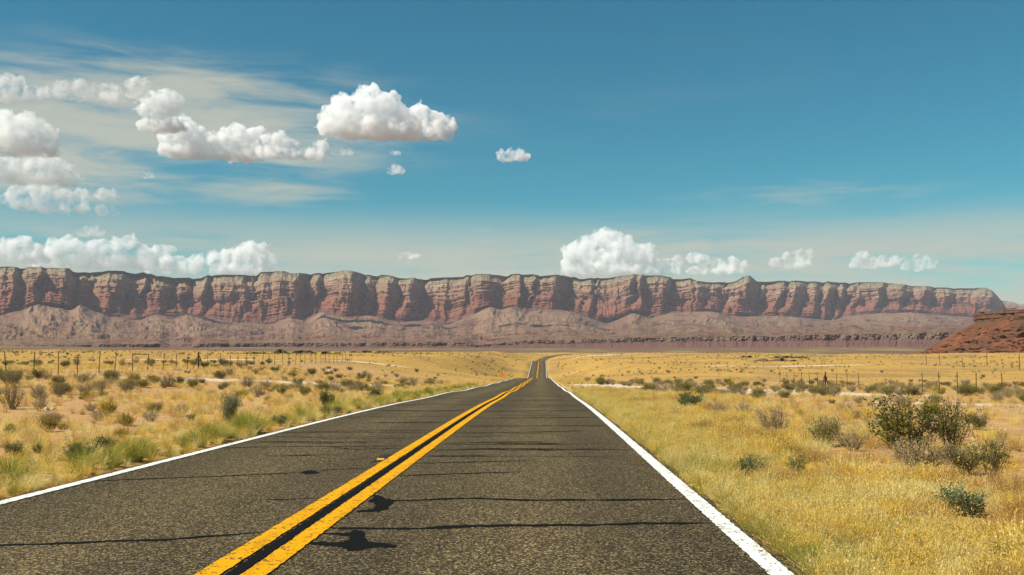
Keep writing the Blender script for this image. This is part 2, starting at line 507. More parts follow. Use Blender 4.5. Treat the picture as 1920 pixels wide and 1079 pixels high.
def blob(name, outline, mat, dz=0.004, rough_=0.012):
    """a flat tar splash from its outline on the asphalt"""
    q = np.array([on_road(*p) for p in outline])
    out = []
    for i in range(len(q)):
        a, c = q[i], q[(i + 1) % len(q)]
        for t in np.linspace(0, 1, 6, endpoint=False):
            p = a + (c - a) * t
            out.append((p[0] + rough_ * random.uniform(-1, 1), p[1] + rough_ * 2 * random.uniform(-1, 1)))
    bm = bmesh.new()
    vs = [bm.verts.new((x, y, road_z(y) + dz)) for x, y in out]
    f = bm.faces.new(vs)
    if f.normal.z < 0:
        f.normal_flip()
    bmesh.ops.triangulate(bm, faces=bm.faces[:])
    me = bpy.data.meshes.new(name); bm.to_mesh(me); bm.free()
    return new_obj(name, me, road, mat)
blob('tar_splash', [(700, 928), (712, 930), (722, 936), (742, 938), (735, 945), (726, 955), (712, 960), (690, 961), (668, 962), (672, 958), (700, 955), (706, 950), (700, 943), (690, 941), (698, 936)], m_tar)
blob('tar_splash', [(600, 1001), (655, 1000), (662, 995), (682, 997), (684, 1010), (692, 1017), (745, 1024), (742, 1028), (700, 1028), (676, 1032), (655, 1036), (634, 1026), (580, 1021), (582, 1017), (640, 1018), (658, 1013), (655, 1006)], m_tar)
blob('tar_splash', [(562, 886), (585, 882), (600, 888), (575, 890)], m_tar)
m_patch, g, b = material('fresh_asphalt_patch', (0.022, 0.019, 0.015), 0.8, 0.25)
blob('asphalt_patch', [(695, 868), (718, 853), (735, 853), (727, 861), (712, 866)], m_patch, 0.0045)
# raised yellow reflector beside the centre line
mx, my = on_road(714, 863)
bm = bmesh.new()
for (a, c, z) in ((0.055, 0.05, 0.0), (0.05, 0.03, 0.02)):
    for sx, sy in ((-1, -1), (1, -1), (1, 1), (-1, 1)):
        bm.verts.new((mx + sx * a, my + sy * c, road_z(my) + 0.005 + z))
bm.verts.ensure_lookup_table(); v = bm.verts
for i in range(4):
    bm.faces.new((v[i], v[(i + 1) % 4], v[4 + (i + 1) % 4], v[4 + i]))
bm.faces.new(v[4:8])
me = bpy.data.meshes.new('pavement_marker'); bm.to_mesh(me); bm.free()
m_mark, g, b = material('amber_reflector', (0.75, 0.33, 0.01), 0.3, 0.5)
new_obj('pavement_marker', me, road, m_mark)['label'] = 'small amber reflector stuck beside the centre line'

# ------------------------------------------------------------------ the long cliff
sk = np.array([(-400, 488), (0, 498), (110, 503), (233, 504), (255, 507), (267, 505), (282, 507), (293, 513), (377, 515), (390, 511), (420, 511), (480, 514), (489, 507), (533, 507), (548, 512),
      (575, 508.5), (640, 508), (673, 511), (700, 514), (715, 514), (763, 520.7), (803, 519), (808, 516.7), (870, 516), (874, 513), (953, 515), (957, 512), (1007, 512.5), (1013, 515.5), (1077, 512),
      (1087, 518), (1140, 519), (1187, 514), (1240, 515), (1253, 518), (1280, 519), (1295, 517.7), (1307, 526.5), (1380, 525.7), (1393, 518), (1405, 516), (1418, 524), (1553, 525.7), (1663, 529),
      (1693, 533), (1753, 537), (1813, 539), (1847, 539.5), (1860, 545), (1877, 563), (1897, 566), (1912, 572), (1940, 568), (2300, 575)])
bs = np.array([(-400, 588), (0, 589), (40, 583), (73, 572), (110, 578), (133, 584), (152, 573), (175, 583), (205, 592), (260, 595), (293, 588), (330, 592), (345, 588), (372, 594), (440, 603), (500, 607), (545, 596),
      (573, 602), (603, 587), (640, 595), (690, 593), (757, 603), (810, 600), (840, 607), (880, 592), (920, 578), (940, 583), (960, 577), (990, 584), (1020, 582), (1053, 583), (1083, 588), (1140, 605),
      (1187, 588), (1220, 596), (1250, 588), (1280, 587), (1330, 585), (1387, 594), (1467, 593), (1493, 595), (1557, 601), (1590, 593), (1657, 588), (1713, 587), (1773, 592), (1827, 595), (1900, 592), (2300, 592)])
px = np.arange(-330, 2260, 1.6)
ytop = np.interp(px, sk[:, 0], sk[:, 1]); ybase = np.interp(px, bs[:, 0], bs[:, 1])
Db = np.interp(px, [-400, 0, 500, 1000, 1400, 1700, 1865, 1880, 2300], [7500, 7700, 8300, 8600, 9700, 11200, 12200, 13600, 14200])
foot = np.interp(px, [-400, 0, 310, 330, 640, 870, 910, 1180, 1920, 2300], [660, 659, 659, 660, 657, 656, 654, 651, 651, 651])
btop = np.interp(px, [-400, 0, 300, 318, 360, 375, 640, 870, 895, 1000, 1060, 1180, 1600, 1800, 2300], [648, 648.5, 645, 653, 652, 644, 643, 642, 648, 637, 638.5, 634, 627, 623, 622])
btop = btop + 1.0 * fbm(px / 18, 2.2, 0, 3)
ybase = _gauss(ybase, 3)
ybl = _gauss(ybase, 40)                       # local mean: talus cones stand proud of it
cone = (ybl - ybase)
rows = []       # (y pixel, distance, stratum code, cliffness, talusness)
def seg(n, ya, yb, Da, Dbb, sa, sb, cl=0.0, ta=0.0, bench=0.0, curve=1.0):
    for t in np.linspace(0, 1, n, endpoint=False):
        rows.append((ya + (yb - ya) * t ** curve, Da + (Dbb - Da) * t, sa + (sb - sa) * t + 0 * px, cl, ta, bench))
seg(3, foot + 8, foot, 3300 + 0 * px, 3650 + 0 * px, 0.0, 0.02)
seg(6, foot, foot + (btop - foot) * 0.55, 3650 + 0 * px, 3720 + 0 * px, 0.02, 0.05, bench=0.6)
seg(8, foot + (btop - foot) * 0.55, btop, 3720 + 0 * px, 3735 + 0 * px, 0.05, 0.10, bench=1.0)
yq = btop + (ybase - btop) * 0.18; ym = btop + (ybase - btop) * 0.5
for t in np.linspace(0, 1, 16, endpoint=False):
    rows.append((btop + (yq - btop) * t, 3735 + (5000 - 3735) * t + 0 * px, 0.10 + 0.08 * t + 0 * px, 0.0, 0.4 * min(1, t * 4), max(0.0, 1 - 3 * t)))
seg(26, yq, ym, 5000 + 0 * px, Db - 1500, 0.18, 0.27, ta=0.9)
seg(40, ym, ybase, Db - 1500, Db, 0.27, 0.40, ta=1.0)
ch = ytop - ybase
zz = [(0.0, 0), (0.06, 10), (0.075, 45), (0.13, 55), (0.145, 90), (0.20, 98), (0.215, 130), (0.27, 138), (0.285, 165), (0.56, 185), (0.575, 200), (0.72, 222), (0.74, 250), (0.84, 270), (0.86, 310), (0.92, 400), (1.0, 560)]
nv = 105
for t in np.linspace(0, 1, nv, endpoint=False):
    ex = np.interp(t, [a for a, _ in zz], [c for _, c in zz])
    rows.append((ybase + ch * t, Db + ex * (Db / 8300), 0.40 + 0.58 * t + 0 * px, 1.0, 0.0, 0.0))
Dt = Db + 560 * Db / 8300
rows.append((ytop + 0 * px, Dt, 0.985 + 0 * px, 0.7, 0, 0))
YP = np.array([r[0] + 0 * px for r in rows]); DP = np.array([r[1] for r in rows]); ST = np.array([r[2] for r in rows])
CL = np.array([r[3] for r in rows])[:, None]; TA = np.array([r[4] for r in rows])[:, None]; BE = np.array([r[5] for r in rows])[:, None]
PX = np.broadcast_to(px, YP.shape)
PT = at_distance(PX, YP, DP)
vv = (ST - 0.40) / 0.58
# buttresses: where the wall steps back it turns away from the sun, then swings forward again
notches = [(20, 30, 120, 60), (68, 80, 170, 60), (120, 138, 330, 90), (150, 172, 200, 40), (200, 240, 320, 60), (262, 272, 200, 30), (285, 318, 380, 90), (345, 356, 200, 28), (378, 390, 260, 90), (455, 465, 120, 60),
           (555, 570, 330, 60), (592, 600, 150, 40), (660, 680, 260, 30), (690, 702, 200, 30), (725, 745, 260, 28), (765, 790, 330, 90), (868, 876, 120, 40), (905, 935, 230, 60), (995, 1000, 130, 30), (1040, 1062, 420, 60),
           (1108, 1122, 330, 80), (1180, 1190, 120, 50), (1248, 1256, 300, 60), (1300, 1325, 330, 50), (1340, 1358, 300, 40), (1386, 1420, 420, 60), (1462, 1472, 260, 25), (1488, 1508, 320, 40), (1528, 1538, 200, 20), (1550, 1563, 340, 30),
           (1574, 1586, 330, 26), (1600, 1612, 300, 50), (1648, 1658, 260, 50), (1690, 1705, 340, 45), (1730, 1748, 300, 40), (1768, 1785, 300, 80), (1860, 1872, 250, 60), (1990, 2010, 300, 90), (-120, -100, 300, 100), (-60, -40, 250, 60)]
pw = PX + 9 * fbm(PX / 40, vv * 3.0, 1.0, 4) + 14 * (0.55 - vv)
saw = np.zeros_like(pw)
for a, c, dep, rec in notches:
    up_ = np.clip((pw - a) / (c - a), 0, 1)
    dn = np.clip((pw - c) / rec, 0, 1)
    saw += dep * 1.5 * up_ * (1 - dn) ** 0.85
def blocks(x, seed, wmin, wmax, edge):
    """flat walls of uneven width with sharp breaks between them"""
    rg_ = np.random.default_rng(seed)
    br = np.cumsum(rg_.uniform(wmin, wmax, int(3200 / wmin)) ) - 450
    val = rg_.uniform(-1, 1, len(br) + 1)
    kx = np.stack([br - edge / 2, br + edge / 2], 1).ravel(); ky = np.stack([val[:-1], val[1:]], 1).ravel()
    return np.interp(x, kx, ky)
wv = PX + 7 * fbm(PX / 45, vv * 2.2, 21.0, 3) + 3 * fbm(PX / 12, vv * 5, 23.0, 2)
zone = sstep(-0.02, 0.02, vv - (0.52 + 0.16 * fbm(PX / 110, 1.7, 0, 3)))          # a ledge part of the way up
blk = 150 * blocks(wv, 1, 45, 170, 5) + 62 * (blocks(wv, 2, 12, 60, 3) * zone + blocks(wv, 3, 12, 60, 3) * (1 - zone)) + 24 * (blocks(wv, 4, 4, 18, 2) * zone + blocks(wv, 5, 4, 18, 2) * (1 - zone)) + 45 * zone
zx, zy = [a for a, _ in zz], [c for _, c in zz]
led = np.interp(np.clip(vv + 0.05 * fbm(PX / 85, 6.6, 0, 3), 0, 1), zx, zy) - np.interp(np.clip(vv, 0, 1), zx, zy)
fl = ridged(PX / 31 + 0.5 * fbm(PX / 70, vv, 12), vv * 1.3, 3.0, 5, 0.6)
fl2 = fbm(PX / 8, vv * 2.6, 8.0, 5, 0.6)
strat = fbm(PX / 300, vv * 26, 5.0, 3, 0.6)
disp = CL * (led * (1 - sstep(0.9, 1, vv)) + blk * sstep(0.0, 0.12, vv) + 0.82 * saw * (0.6 + 0.4 * sstep(0.1, 0.45, vv)) - (6 + 30 * np.clip(0.35 + fbm(PX / 130, 4.4, 0, 2), 0, 1)) * fl - 17 * fl2 + 20 * strat)
blend = np.clip((ST - 0.27) / 0.13, 0, 1) * (TA > 0)
tr = ridged(PX / 44 + 0.35 * fbm(PX / 50, ST * 8, 2), ST * 4.0, 6.0, 4, 0.5)
disp = disp + TA * (-150 * (tr - 0.5) * (0.6 + 0.2 * blend) - 24 * np.clip(cone, -8, 12)[None, :] * blend - 20 * fbm(PX / 10, ST * 40, 3.0, 4))
disp = disp + BE * (26 * ridged(PX / 40, ST * 4, 5.0, 4) + 10 * fbm(PX / 4, ST * 60, 1.0, 3))
PT[..., 0] *= (DP + disp) / DP; PT[..., 1] *= (DP + disp) / DP
PT[..., 2] += TA * (26 * fbm(PX / 55, ST * 34, 4.0, 5) * (1 - blend)) + np.where(CL > 0.9, 5 * fbm(PX / 9, vv * 9, 7.0, 3), 0)
rim = PT[-1].copy()
# skyline stays as it is; behind it the plateau goes on
ext = []
for dd_, dz_ in ((120, 4), (350, 10), (1300, 12)):
    e = rim.copy(); rr_ = np.hypot(e[:, 0], e[:, 1]); e[:, 0] *= (rr_ + dd_) / rr_; e[:, 1] *= (rr_ + dd_) / rr_; e[:, 2] += dz_ * 0.35
    ext.append(e)
last = ext[-1].copy(); last[:, 2] = 0; ext.append(last)
PT = np.concatenate([PT, np.array(ext)], 0)
ST = np.concatenate([ST, np.ones((4, len(px)))], 0)
me = mesh_np('cliff', PT, grid_faces(PT.shape[0], PT.shape[1]))
fattr(me, 'stratum', ST)
fan = np.clip(_gauss(cone, 4) / 9 + 0.28, 0, 1)[None, :] * np.clip((ST - 0.13) / 0.17, 0, 1) * (ST < 0.405)
fattr(me, 'fan', fan)
m_cliff, g, b = material('banded_sandstone', rough=0.95, spec=0.1)
P = g.pos(); st = g.attr('stratum')
wob = g.math('MULTIPLY_ADD', g.math('SUBTRACT', g.noise(P, 0.003, 4, 0.6), 0.5), 0.10, st)
rock = g.ramp(wob, [(0.0, (0.21, 0.10, 0.075)), (0.05, (0.17, 0.09, 0.07)), (0.10, (0.23, 0.17, 0.12)), (0.30, (0.22, 0.155, 0.11)), (0.40, (0.20, 0.085, 0.058)), (0.445, (0.15, 0.062, 0.045)), (0.49, (0.28, 0.105, 0.057)), (0.55, (0.25, 0.10, 0.06)),
                    (0.62, (0.30, 0.13, 0.072)), (0.72, (0.28, 0.145, 0.09)), (0.80, (0.34, 0.21, 0.13)), (0.875, (0.34, 0.205, 0.125)), (0.91, (0.40, 0.295, 0.185)), (1.0, (0.30, 0.25, 0.15))])
bands = g.noise(g.vmul(P, (0.08, 0.08, 1.0)), 0.05, 5, 0.7)
rock = g.mix(g.math('MULTIPLY', g.step(bands, 0.48, 0.70), 0.32), rock, (0.13, 0.062, 0.045))
pale = g.math('MULTIPLY', g.step(g.noise(P, 0.006, 5, 0.65), 0.55, 0.70), g.math('MULTIPLY', g.step(st, 0.6, 0.7), 0.7))
rock = g.mix(pale, rock, (0.46, 0.36, 0.26))
streaks = g.noise(g.vmul(P, (1, 1, 0.12)), 0.022, 4, 0.65)
rock = g.mix(g.math('MULTIPLY', g.step(streaks, 0.50, 0.70), g.math('MULTIPLY', g.step(st, 0.42, 0.55), 0.40)), rock, (0.13, 0.07, 0.055))
hn = g.noise(g.vmul(P, (1, 1, 2.5)), 0.0032, 6, 0.65)
hill = g.ramp(hn, [(0.30, (0.12, 0.045, 0.036)), (0.41, (0.19, 0.078, 0.052)), (0.47, (0.22, 0.135, 0.08)), (0.53, (0.24, 0.15, 0.088)), (0.59, (0.14, 0.052, 0.04)), (0.67, (0.24, 0.12, 0.075)), (0.76, (0.28, 0.255, 0.235))])
hill = g.mix(g.step(g.math('ADD', g.attr('fan'), g.math('MULTIPLY', g.math('SUBTRACT', hn, 0.5), 2.2)), 0.10, 0.65), hill, (0.29, 0.175, 0.105))
hill = g.mix(g.math('MULTIPLY', g.step(g.noise(P, 0.02, 4, 0.7), 0.50, 0.66), 0.5), hill, (0.13, 0.10, 0.06))
hill = g.mix(g.math('MULTIPLY', g.step(g.noise(P, 0.011, 3, 0.7), 0.66, 0.74), 0.6), hill, (0.42, 0.34, 0.25))
rock = g.mix(g.math('MULTIPLY', g.step(st, 0.085, 0.105), g.step(st, 0.415, 0.385)), rock, hill)
trees = g.math('MULTIPLY', g.step(g.noise(P, 0.03, 3, 0.7), 0.46, 0.55), g.step(st, 0.87, 0.95))
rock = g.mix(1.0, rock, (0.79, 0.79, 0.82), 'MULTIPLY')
rock = g.mix(g.math('MULTIPLY', trees, 0.85), rock, (0.075, 0.085, 0.04))
g.put(b.inputs['Base Color'], rock)
bump(g, b, g.noise(P, 0.05, 6, 0.7), 0.5, 7.0)
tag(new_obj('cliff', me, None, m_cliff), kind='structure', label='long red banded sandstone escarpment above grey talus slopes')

# ------------------------------------------------------------------ clouds
m_cloud = bpy.data.materials.new('cloud_droplets')
m_cloud.use_nodes = True
nt = m_cloud.node_tree; nt.nodes.clear()
g = G(nt)
vs = g.n('ShaderNodeVolumeScatter'); vs.inputs['Color'].default_value = (1, 1, 1, 1)
vs.inputs['Anisotropy'].default_value = 0.0
cn = g.n('ShaderNodeTexNoise', name='curdle'); cn.inputs['Detail'].default_value = 7; cn.inputs['Roughness'].default_value = 0.62
g.put(cn.inputs['Vector'], g.n('ShaderNodeTexCoord').outputs['Object'])
dm_ = g.n('ShaderNodeMath', operation='MULTIPLY', name='thickness')
g.put(dm_.inputs[0], g.step(cn.outputs['Fac'], 0.38, 0.74)); dm_.inputs[1].default_value = 0.02
g.put(vs.inputs['Density'], dm_.outputs[0])
mo = nt.nodes.new('ShaderNodeOutputMaterial'); nt.links.new(vs.outputs[0], mo.inputs['Volume'])
m_cloud.cycles.volume_step_rate = 0.3
tex1 = bpy.data.textures.new('billows', 'CLOUDS'); tex1.noise_depth = 4; tex1.noise_basis = 'IMPROVED_PERLIN'
BASE_ALT = 1500.0


_bm = bmesh.new(); bmesh.ops.create_icosphere(_bm, subdivisions=2, radius=1.0); _bm.verts.ensure_lookup_table()
ICO_V = np.array([v.co[:] for v in _bm.verts]); ICO_F = np.array([[v.index for v in f.verts] for f in _bm.faces]); _bm.free()


def cloud(lobes, base_y, label, seed, mat=None, dens=1.0, group=None, alt=BASE_ALT):
    """lobes: (x, y, r) in photograph pixels; the flat base fixes the distance"""
    rg = np.random.default_rng(seed)
    xm = np.mean([l[0] for l in lobes])
    d = ray(xm, base_y); el = d[2] / np.hypot(d[0], d[1])
    D = (alt - EYE) / el
    mpp = D / F * 1.0
    cen = at_distance(xm, base_y, D)
    fw = cen[:2] / np.hypot(*cen[:2]); rt = np.array([fw[1], -fw[0]])
    lobes = [(x, y, r * 1.12) for x, y, r in lobes]
    lobes = lobes + [(x + rg.uniform(-4, 4), base_y - r * 0.35, r * rg.uniform(0.85, 1.05)) for x, y, r in lobes if y + r * 0.8 < base_y]
    sph = []
    for x, y, r in lobes:
        p = np.array([(x - xm) * mpp, rg.uniform(-0.5, 0.5) * r * mpp, (base_y - y) * mpp]); R_ = r * mpp
        sph.append((p, R_))
        for _ in range(22):
            v = rg.normal(size=3); v[2] = abs(v[2]) * 0.9 - 0.25; v /= np.linalg.norm(v)
            r2 = R_ * rg.uniform(0.22, 0.42); p2 = p + v * (R_ * rg.uniform(0.75, 1.0))
            sph.append((p2, r2))
            for _ in range(4):
                w = rg.normal(size=3); w = w / np.linalg.norm(w) + v * 0.6; w /= np.linalg.norm(w)
                sph.append((p2 + w * r2 * 0.85, r2 * rg.uniform(0.3, 0.5)))
    for _ in range(7 * len(lobes)):
        p, R_ = sph[int(rg.integers(0, len(sph)))]
        v = rg.normal(size=3); v[2] = v[2] * 0.6; v /= np.linalg.norm(v)
        sph.append((p + v * (R_ + rg.uniform(1.5, 6) * mpp), rg.uniform(1.6, 3.6) * mpp))
    cs = np.array([p for p, _ in sph]); rs = np.array([r for _, r in sph])
    me = mesh_np('cloud', cs[:, None, :] + rs[:, None, None] * ICO_V[None], (ICO_F[None] + (np.arange(len(sph)) * len(ICO_V))[:, None, None]).reshape(-1, 3))
    o = bpy.data.objects.new('cloud', me); COL.objects.link(o)
    vox = max(2.1 * mpp, 1.0)
    rm = o.modifiers.new('r', 'REMESH'); rm.mode = 'VOXEL'; rm.voxel_size = vox
    tx_ = tex1.copy(); tx_.noise_scale = 11 * mpp
    dm = o.modifiers.new('d', 'DISPLACE'); dm.texture = tx_; dm.strength = 9 * mpp; dm.texture_coords = 'LOCAL'
    tx2 = tex1.copy(); tx2.noise_scale = 4.5 * mpp
    dm = o.modifiers.new('d2', 'DISPLACE'); dm.texture = tx2; dm.strength = 3.5 * mpp; dm.texture_coords = 'LOCAL'
    o.location = cen; o.rotation_euler = (0, 0, math.atan2(rt[1], rt[0]))
    tag(o, label, 'cloud', group)
    return o, seed, mpp, dens


def finish_cloud(o, seed, mpp, dens, me2, mat=None):
    o.modifiers.clear(); o.data = me2; me2.name = 'cloud'
    n = len(me2.vertices); co = np.empty(n * 3, np.float32); me2.vertices.foreach_get('co', co); co = co.reshape(-1, 3)
    floor = 5.5 * mpp * fbm(co[:, 0] / (22 * mpp), co[:, 1] / (22 * mpp), seed, 3)
    low = np.minimum(co[:, 2] - floor, 0)
    co[:, 2] = np.maximum(co[:, 2], floor) + 0.3 * low        # flat, slightly ragged base
    me2.vertices.foreach_set('co', co.ravel()); me2.update()
    me2.materials.clear()
    mm = (mat or m_cloud).copy(); mm.name = 'cloud_droplets'
    mm.node_tree.nodes['thickness'].inputs[1].default_value = dens * 0.24 / mpp
    mm.node_tree.nodes['curdle'].inputs['Scale'].default_value = 1 / (16 * mpp)
    me2.materials.append(mm)


def row(x0, x1, y0, y1, n, r0, r1, seed):
    rg = np.random.default_rng(seed)
    return [(x0 + (x1 - x0) * (i + 0.5) / n + rg.uniform(-3, 3), y0 + (y1 - y0) * (i + 0.5) / n + rg.uniform(-4, 4), rg.uniform(r0, r1)) for i in range(n)]
CLOUDS = [
    ([(625, 228, 23), (648, 208, 26), (690, 196, 28), (715, 205, 30), (668, 230, 28), (750, 222, 26), (785, 218, 24), (765, 235, 24), (815, 226, 22), (838, 234, 17), (700, 238, 24), (735, 242, 20), (612, 240, 12)], 257, 'big bright solitary cumulus with flat grey base', 1.0),
    ([(940, 292, 9), (958, 289, 11), (975, 291, 10), (988, 294, 6)], 301, 'small oval white cloud alone in clear blue sky', 0.8),
    ([(742, 316, 9), (752, 321, 7), (733, 323, 5)], 327, 'tiny ragged cloud scrap below the big solitary cumulus', 0.7),
    ([(734, 288, 5), (742, 289, 4)], 292, 'tiniest cloud fleck just under the big solitary cumulus', 0.6),
    ([(285, 195, 17), (312, 185, 17), (325, 195, 14), (300, 215, 18), (272, 212, 12), (318, 225, 14)], 246, 'rounded upright cloud tower at the head of a drifting chain', 0.9),
    ([(318, 262, 15), (345, 245, 20), (365, 262, 20), (390, 270, 18), (415, 268, 16), (440, 245, 15), (430, 262, 18), (458, 258, 18), (478, 250, 13), (470, 276, 14), (335, 275, 12)], 297, 'long lumpy cumulus in the middle of a drifting chain', 1.0),
    ([(508, 268, 15), (525, 265, 16), (545, 275, 13), (490, 283, 10), (575, 285, 10), (600, 272, 12), (590, 284, 10)], 298, 'smaller lumpy cloud at the tail of a drifting chain', 0.9),
    ([(628, 289, 5), (642, 286, 6), (655, 283, 5)], 292, 'thin trailing wisp at the end of a drifting chain', 0.5),
    ([(-30, 165, 20), (10, 160, 18), (28, 164, 16), (50, 172, 14), (0, 178, 15)], 188, 'soft white cloud heading the high row of puffs', 0.6),
    ([(95, 178, 11), (120, 172, 12), (150, 165, 13), (175, 172, 12), (200, 166, 14), (215, 176, 10), (135, 182, 10)], 190, 'stretched puffy cloud in the middle of the high row', 0.55),
    ([(252, 163, 13), (268, 165, 13), (260, 174, 12)], 184, 'round puff at the end of the high row', 0.6),
    ([(-20, 255, 32), (15, 245, 26), (45, 245, 24), (70, 258, 22), (30, 268, 22), (85, 268, 12)], 288, 'heavy bright cumulus at the rim of the cloud field', 1.0),
    ([(-10, 315, 22), (25, 318, 18), (60, 308, 18), (85, 312, 18), (105, 322, 16), (125, 332, 10), (50, 328, 14)], 344, 'broad cumulus below the heavy bright one', 0.85),
    ([(10, 385, 12), (45, 375, 15), (75, 366, 16), (95, 365, 15), (120, 372, 15), (150, 370, 13), (180, 362, 10), (198, 362, 9), (150, 390, 9), (180, 390, 9)], 398, 'ragged flattened cloud bank under the broad cumulus', 0.6),
    ([(152, 436, 6), (165, 434, 8), (178, 435, 8)], 443, 'small plump cloud floating above the horizon bank', 0.7),
    ([(-20, 478, 20), (20, 468, 16), (40, 460, 13), (60, 470, 12), (72, 480, 8)], 492, 'rounded horizon cloud above the high end of the cliff', 0.45),
    ([(95, 485, 13), (115, 472, 14), (140, 468, 15), (165, 474, 16), (190, 468, 14), (215, 465, 14), (235, 458, 12), (262, 476, 14), (290, 470, 12), (305, 468, 9), (150, 488, 14), (220, 486, 15), (270, 490, 12)], 503, 'wide billowing cloud bank above the cliff', 0.4),
    ([(290, 500, 10), (320, 494, 12), (345, 497, 12), (370, 492, 13), (400, 490, 14), (425, 485, 15), (445, 478, 16), (465, 468, 15), (480, 475, 16), (492, 490, 14), (450, 496, 14)], 514, 'cauliflower-topped cloud rising beyond the cliff', 0.45),
    ([(756, 480, 5), (768, 480, 6), (782, 482, 5)], 486, 'small flat cloud low over the middle of the cliff', 0.5),
    ([(1075, 475, 18), (1100, 458, 18), (1130, 445, 17), (1150, 450, 17), (1165, 465, 20), (1100, 485, 20), (1140, 490, 22), (1190, 478, 18), (1212, 474, 15), (1220, 492, 14), (1180, 500, 14), (1065, 495, 12)], 514, 'tallest cream thunderhead rising over the cliff', 0.4),
    ([(1248, 494, 10), (1270, 492, 11), (1300, 484, 11), (1318, 490, 11), (1345, 496, 11), (1370, 496, 12), (1390, 500, 9)], 514, 'row of small cream puffs beside the thunderhead', 0.4),
    ([(1455, 490, 8), (1475, 483, 8), (1495, 480, 9), (1515, 480, 9), (1505, 490, 9), (1480, 495, 8)], 503, 'pale lumpy cloud above the peaked cliff top', 0.35),
    ([(1610, 488, 8), (1622, 480, 9), (1635, 490, 9), (1655, 489, 8), (1675, 489, 8)], 502, 'pale twin-humped cloud low over the cliff', 0.35),
    ([(1705, 496, 7), (1722, 486, 7), (1735, 486, 6), (1745, 494, 6), (1725, 497, 8)], 506, 'small pale cloud over the lower end of the cliff', 0.35),
    ([(278, 330, 4), (284, 329, 4)], 334, 'cloud fleck under the drifting chain', 0.5),
]
for i, (lb, by, lab, dn) in enumerate(CLOUDS):
    CLOUDS[i] = cloud(lb, by, lab, 500 + i, None, dn * (1.9 if by > 480 else 0.65 if np.mean([q_[0] for q_ in lb]) < 260 else 1.0))
dg = bpy.context.evaluated_depsgraph_get()
MESHES = [(o, s_, mpp, dn, bpy.data.meshes.new_from_object(o.evaluated_get(dg), depsgraph=dg)) for o, s_, mpp, dn in CLOUDS]
for t_ in MESHES:
    finish_cloud(*t_)

# ------------------------------------------------------------------ red mesa beyond the field
path = [(1912, 2300), (1876, 2050), (1850, 1800), (1833, 1600), (1829, 1530), (1835, 1490), (1850, 1470), (1900, 1440), (1990, 1420), (2150, 1400), (2400, 1390)]
q = np.array([at_distance(a, 600, d)[:2] for a, d in path])
s = np.concatenate([[0], np.cumsum(np.hypot(*np.diff(q, axis=0).T))])
nu = 560
u = np.linspace(0, s[-1], nu)
qx = _gauss(np.interp(u, s, q[:, 0]), 5); qy = _gauss(np.interp(u, s, q[:, 1]), 5)
tx, ty = np.gradient(qx), np.gradient(qy); tl = np.hypot(tx, ty)
ox, oy = ty / tl, -tx / tl
if ox[len(ox) // 3] > 0:
    ox, oy = -ox, -oy
def mesa_sheet(name, rows_, parent, mat):
    V = []
    for k, (o, z, rough_, zr) in enumerate(rows_):
        dsp = rough_ * (ridged(u / 22, k * 0.13, 1.5, 4) * 0.6 + fbm(u / 6, k * 0.35, 4.0, 3) * 0.6)
        if name == 'caprock' and rough_ > 2:      # jointed blocks, layer by layer
            lay = k // 3
            bl = np.floor(u / (7.0 + 2.5 * (lay % 3)) + 0.37 * lay + 0.6 * fbm(u / 30, lay * 2.0)).astype(int)
            dsp = 0.35 * dsp + 3.2 * (_perm[(bl * 7 + lay * 31) % 256] / 255.0 - 0.6)
        oo = o + dsp
        V.append(np.stack([qx + ox * oo, qy + oy * oo, z + zr * fbm(u / 9, k * 0.5, 2.0, 3)], -1))
    me = mesh_np(name, np.array(V), grid_faces(len(rows_), nu))
    fattr(me, 'level', np.repeat(np.linspace(0, 1, len(rows_)), nu))
    return new_obj(name, me, parent, mat)
def rockmat(name, c1, c2, c3, zs, sc):
    m, g, b = material(name, rough=0.95, spec=0.1)
    P = g.pos()
    n = g.noise(g.vmul(P, (0.15, 0.15, zs)), sc, 5, 0.7)
    c = g.ramp(n, [(0.3, c1), (0.5, c2), (0.7, c3)])
    c = g.mix(g.step(g.noise(P, 0.35, 4, 0.7), 0.55, 0.75), c, tuple(v * 0.6 for v in c1))
    g.put(b.inputs['Base Color'], c)
    bump(g, b, g.noise(P, 0.8, 5, 0.7), 0.8, 1.5)
    return m
m_cap = rockmat('dark_caprock', (0.10, 0.052, 0.033), (0.15, 0.075, 0.045), (0.20, 0.105, 0.06), 1.0, 0.45)
m_red, g, b = material('red_talus', rough=0.95, spec=0.1)
P = g.pos()
c = g.ramp(g.noise(P, 0.03, 5, 0.65), [(0.34, (0.10, 0.06, 0.034)), (0.46, (0.13, 0.06, 0.034)), (0.56, (0.19, 0.072, 0.036)), (0.66, (0.22, 0.09, 0.045)), (0.76, (0.14, 0.08, 0.045))])
c = g.mix(g.step(g.noise(P, 0.5, 4, 0.75), 0.56, 0.70), c, (0.08, 0.05, 0.03))
g.put(b.inputs['Base Color'], c); bump(g, b, g.noise(P, 0.6, 5, 0.7), 0.8, 1.2)
mesa = empty('mesa', (float(qx[nu // 2]), float(qy[nu // 2]), 0))
mesa['kind'] = 'structure'; mesa['label'] = 'dark-capped red mesa with rubble slopes beyond the field'
inv = Matrix.Translation(-mesa.location)
tal = []
for t in np.linspace(0, 1, 60):
    tal.append((128 - 128 * t ** 0.75 if t < 0.999 else 0.0, 2 + 58 * t ** 1.45, 15 * (1 - 0.55 * t) * min(1, (1 - t) * 6), 2.6))
o = mesa_sheet('talus', tal, mesa, m_red); o.matrix_parent_inverse = inv
cap = []
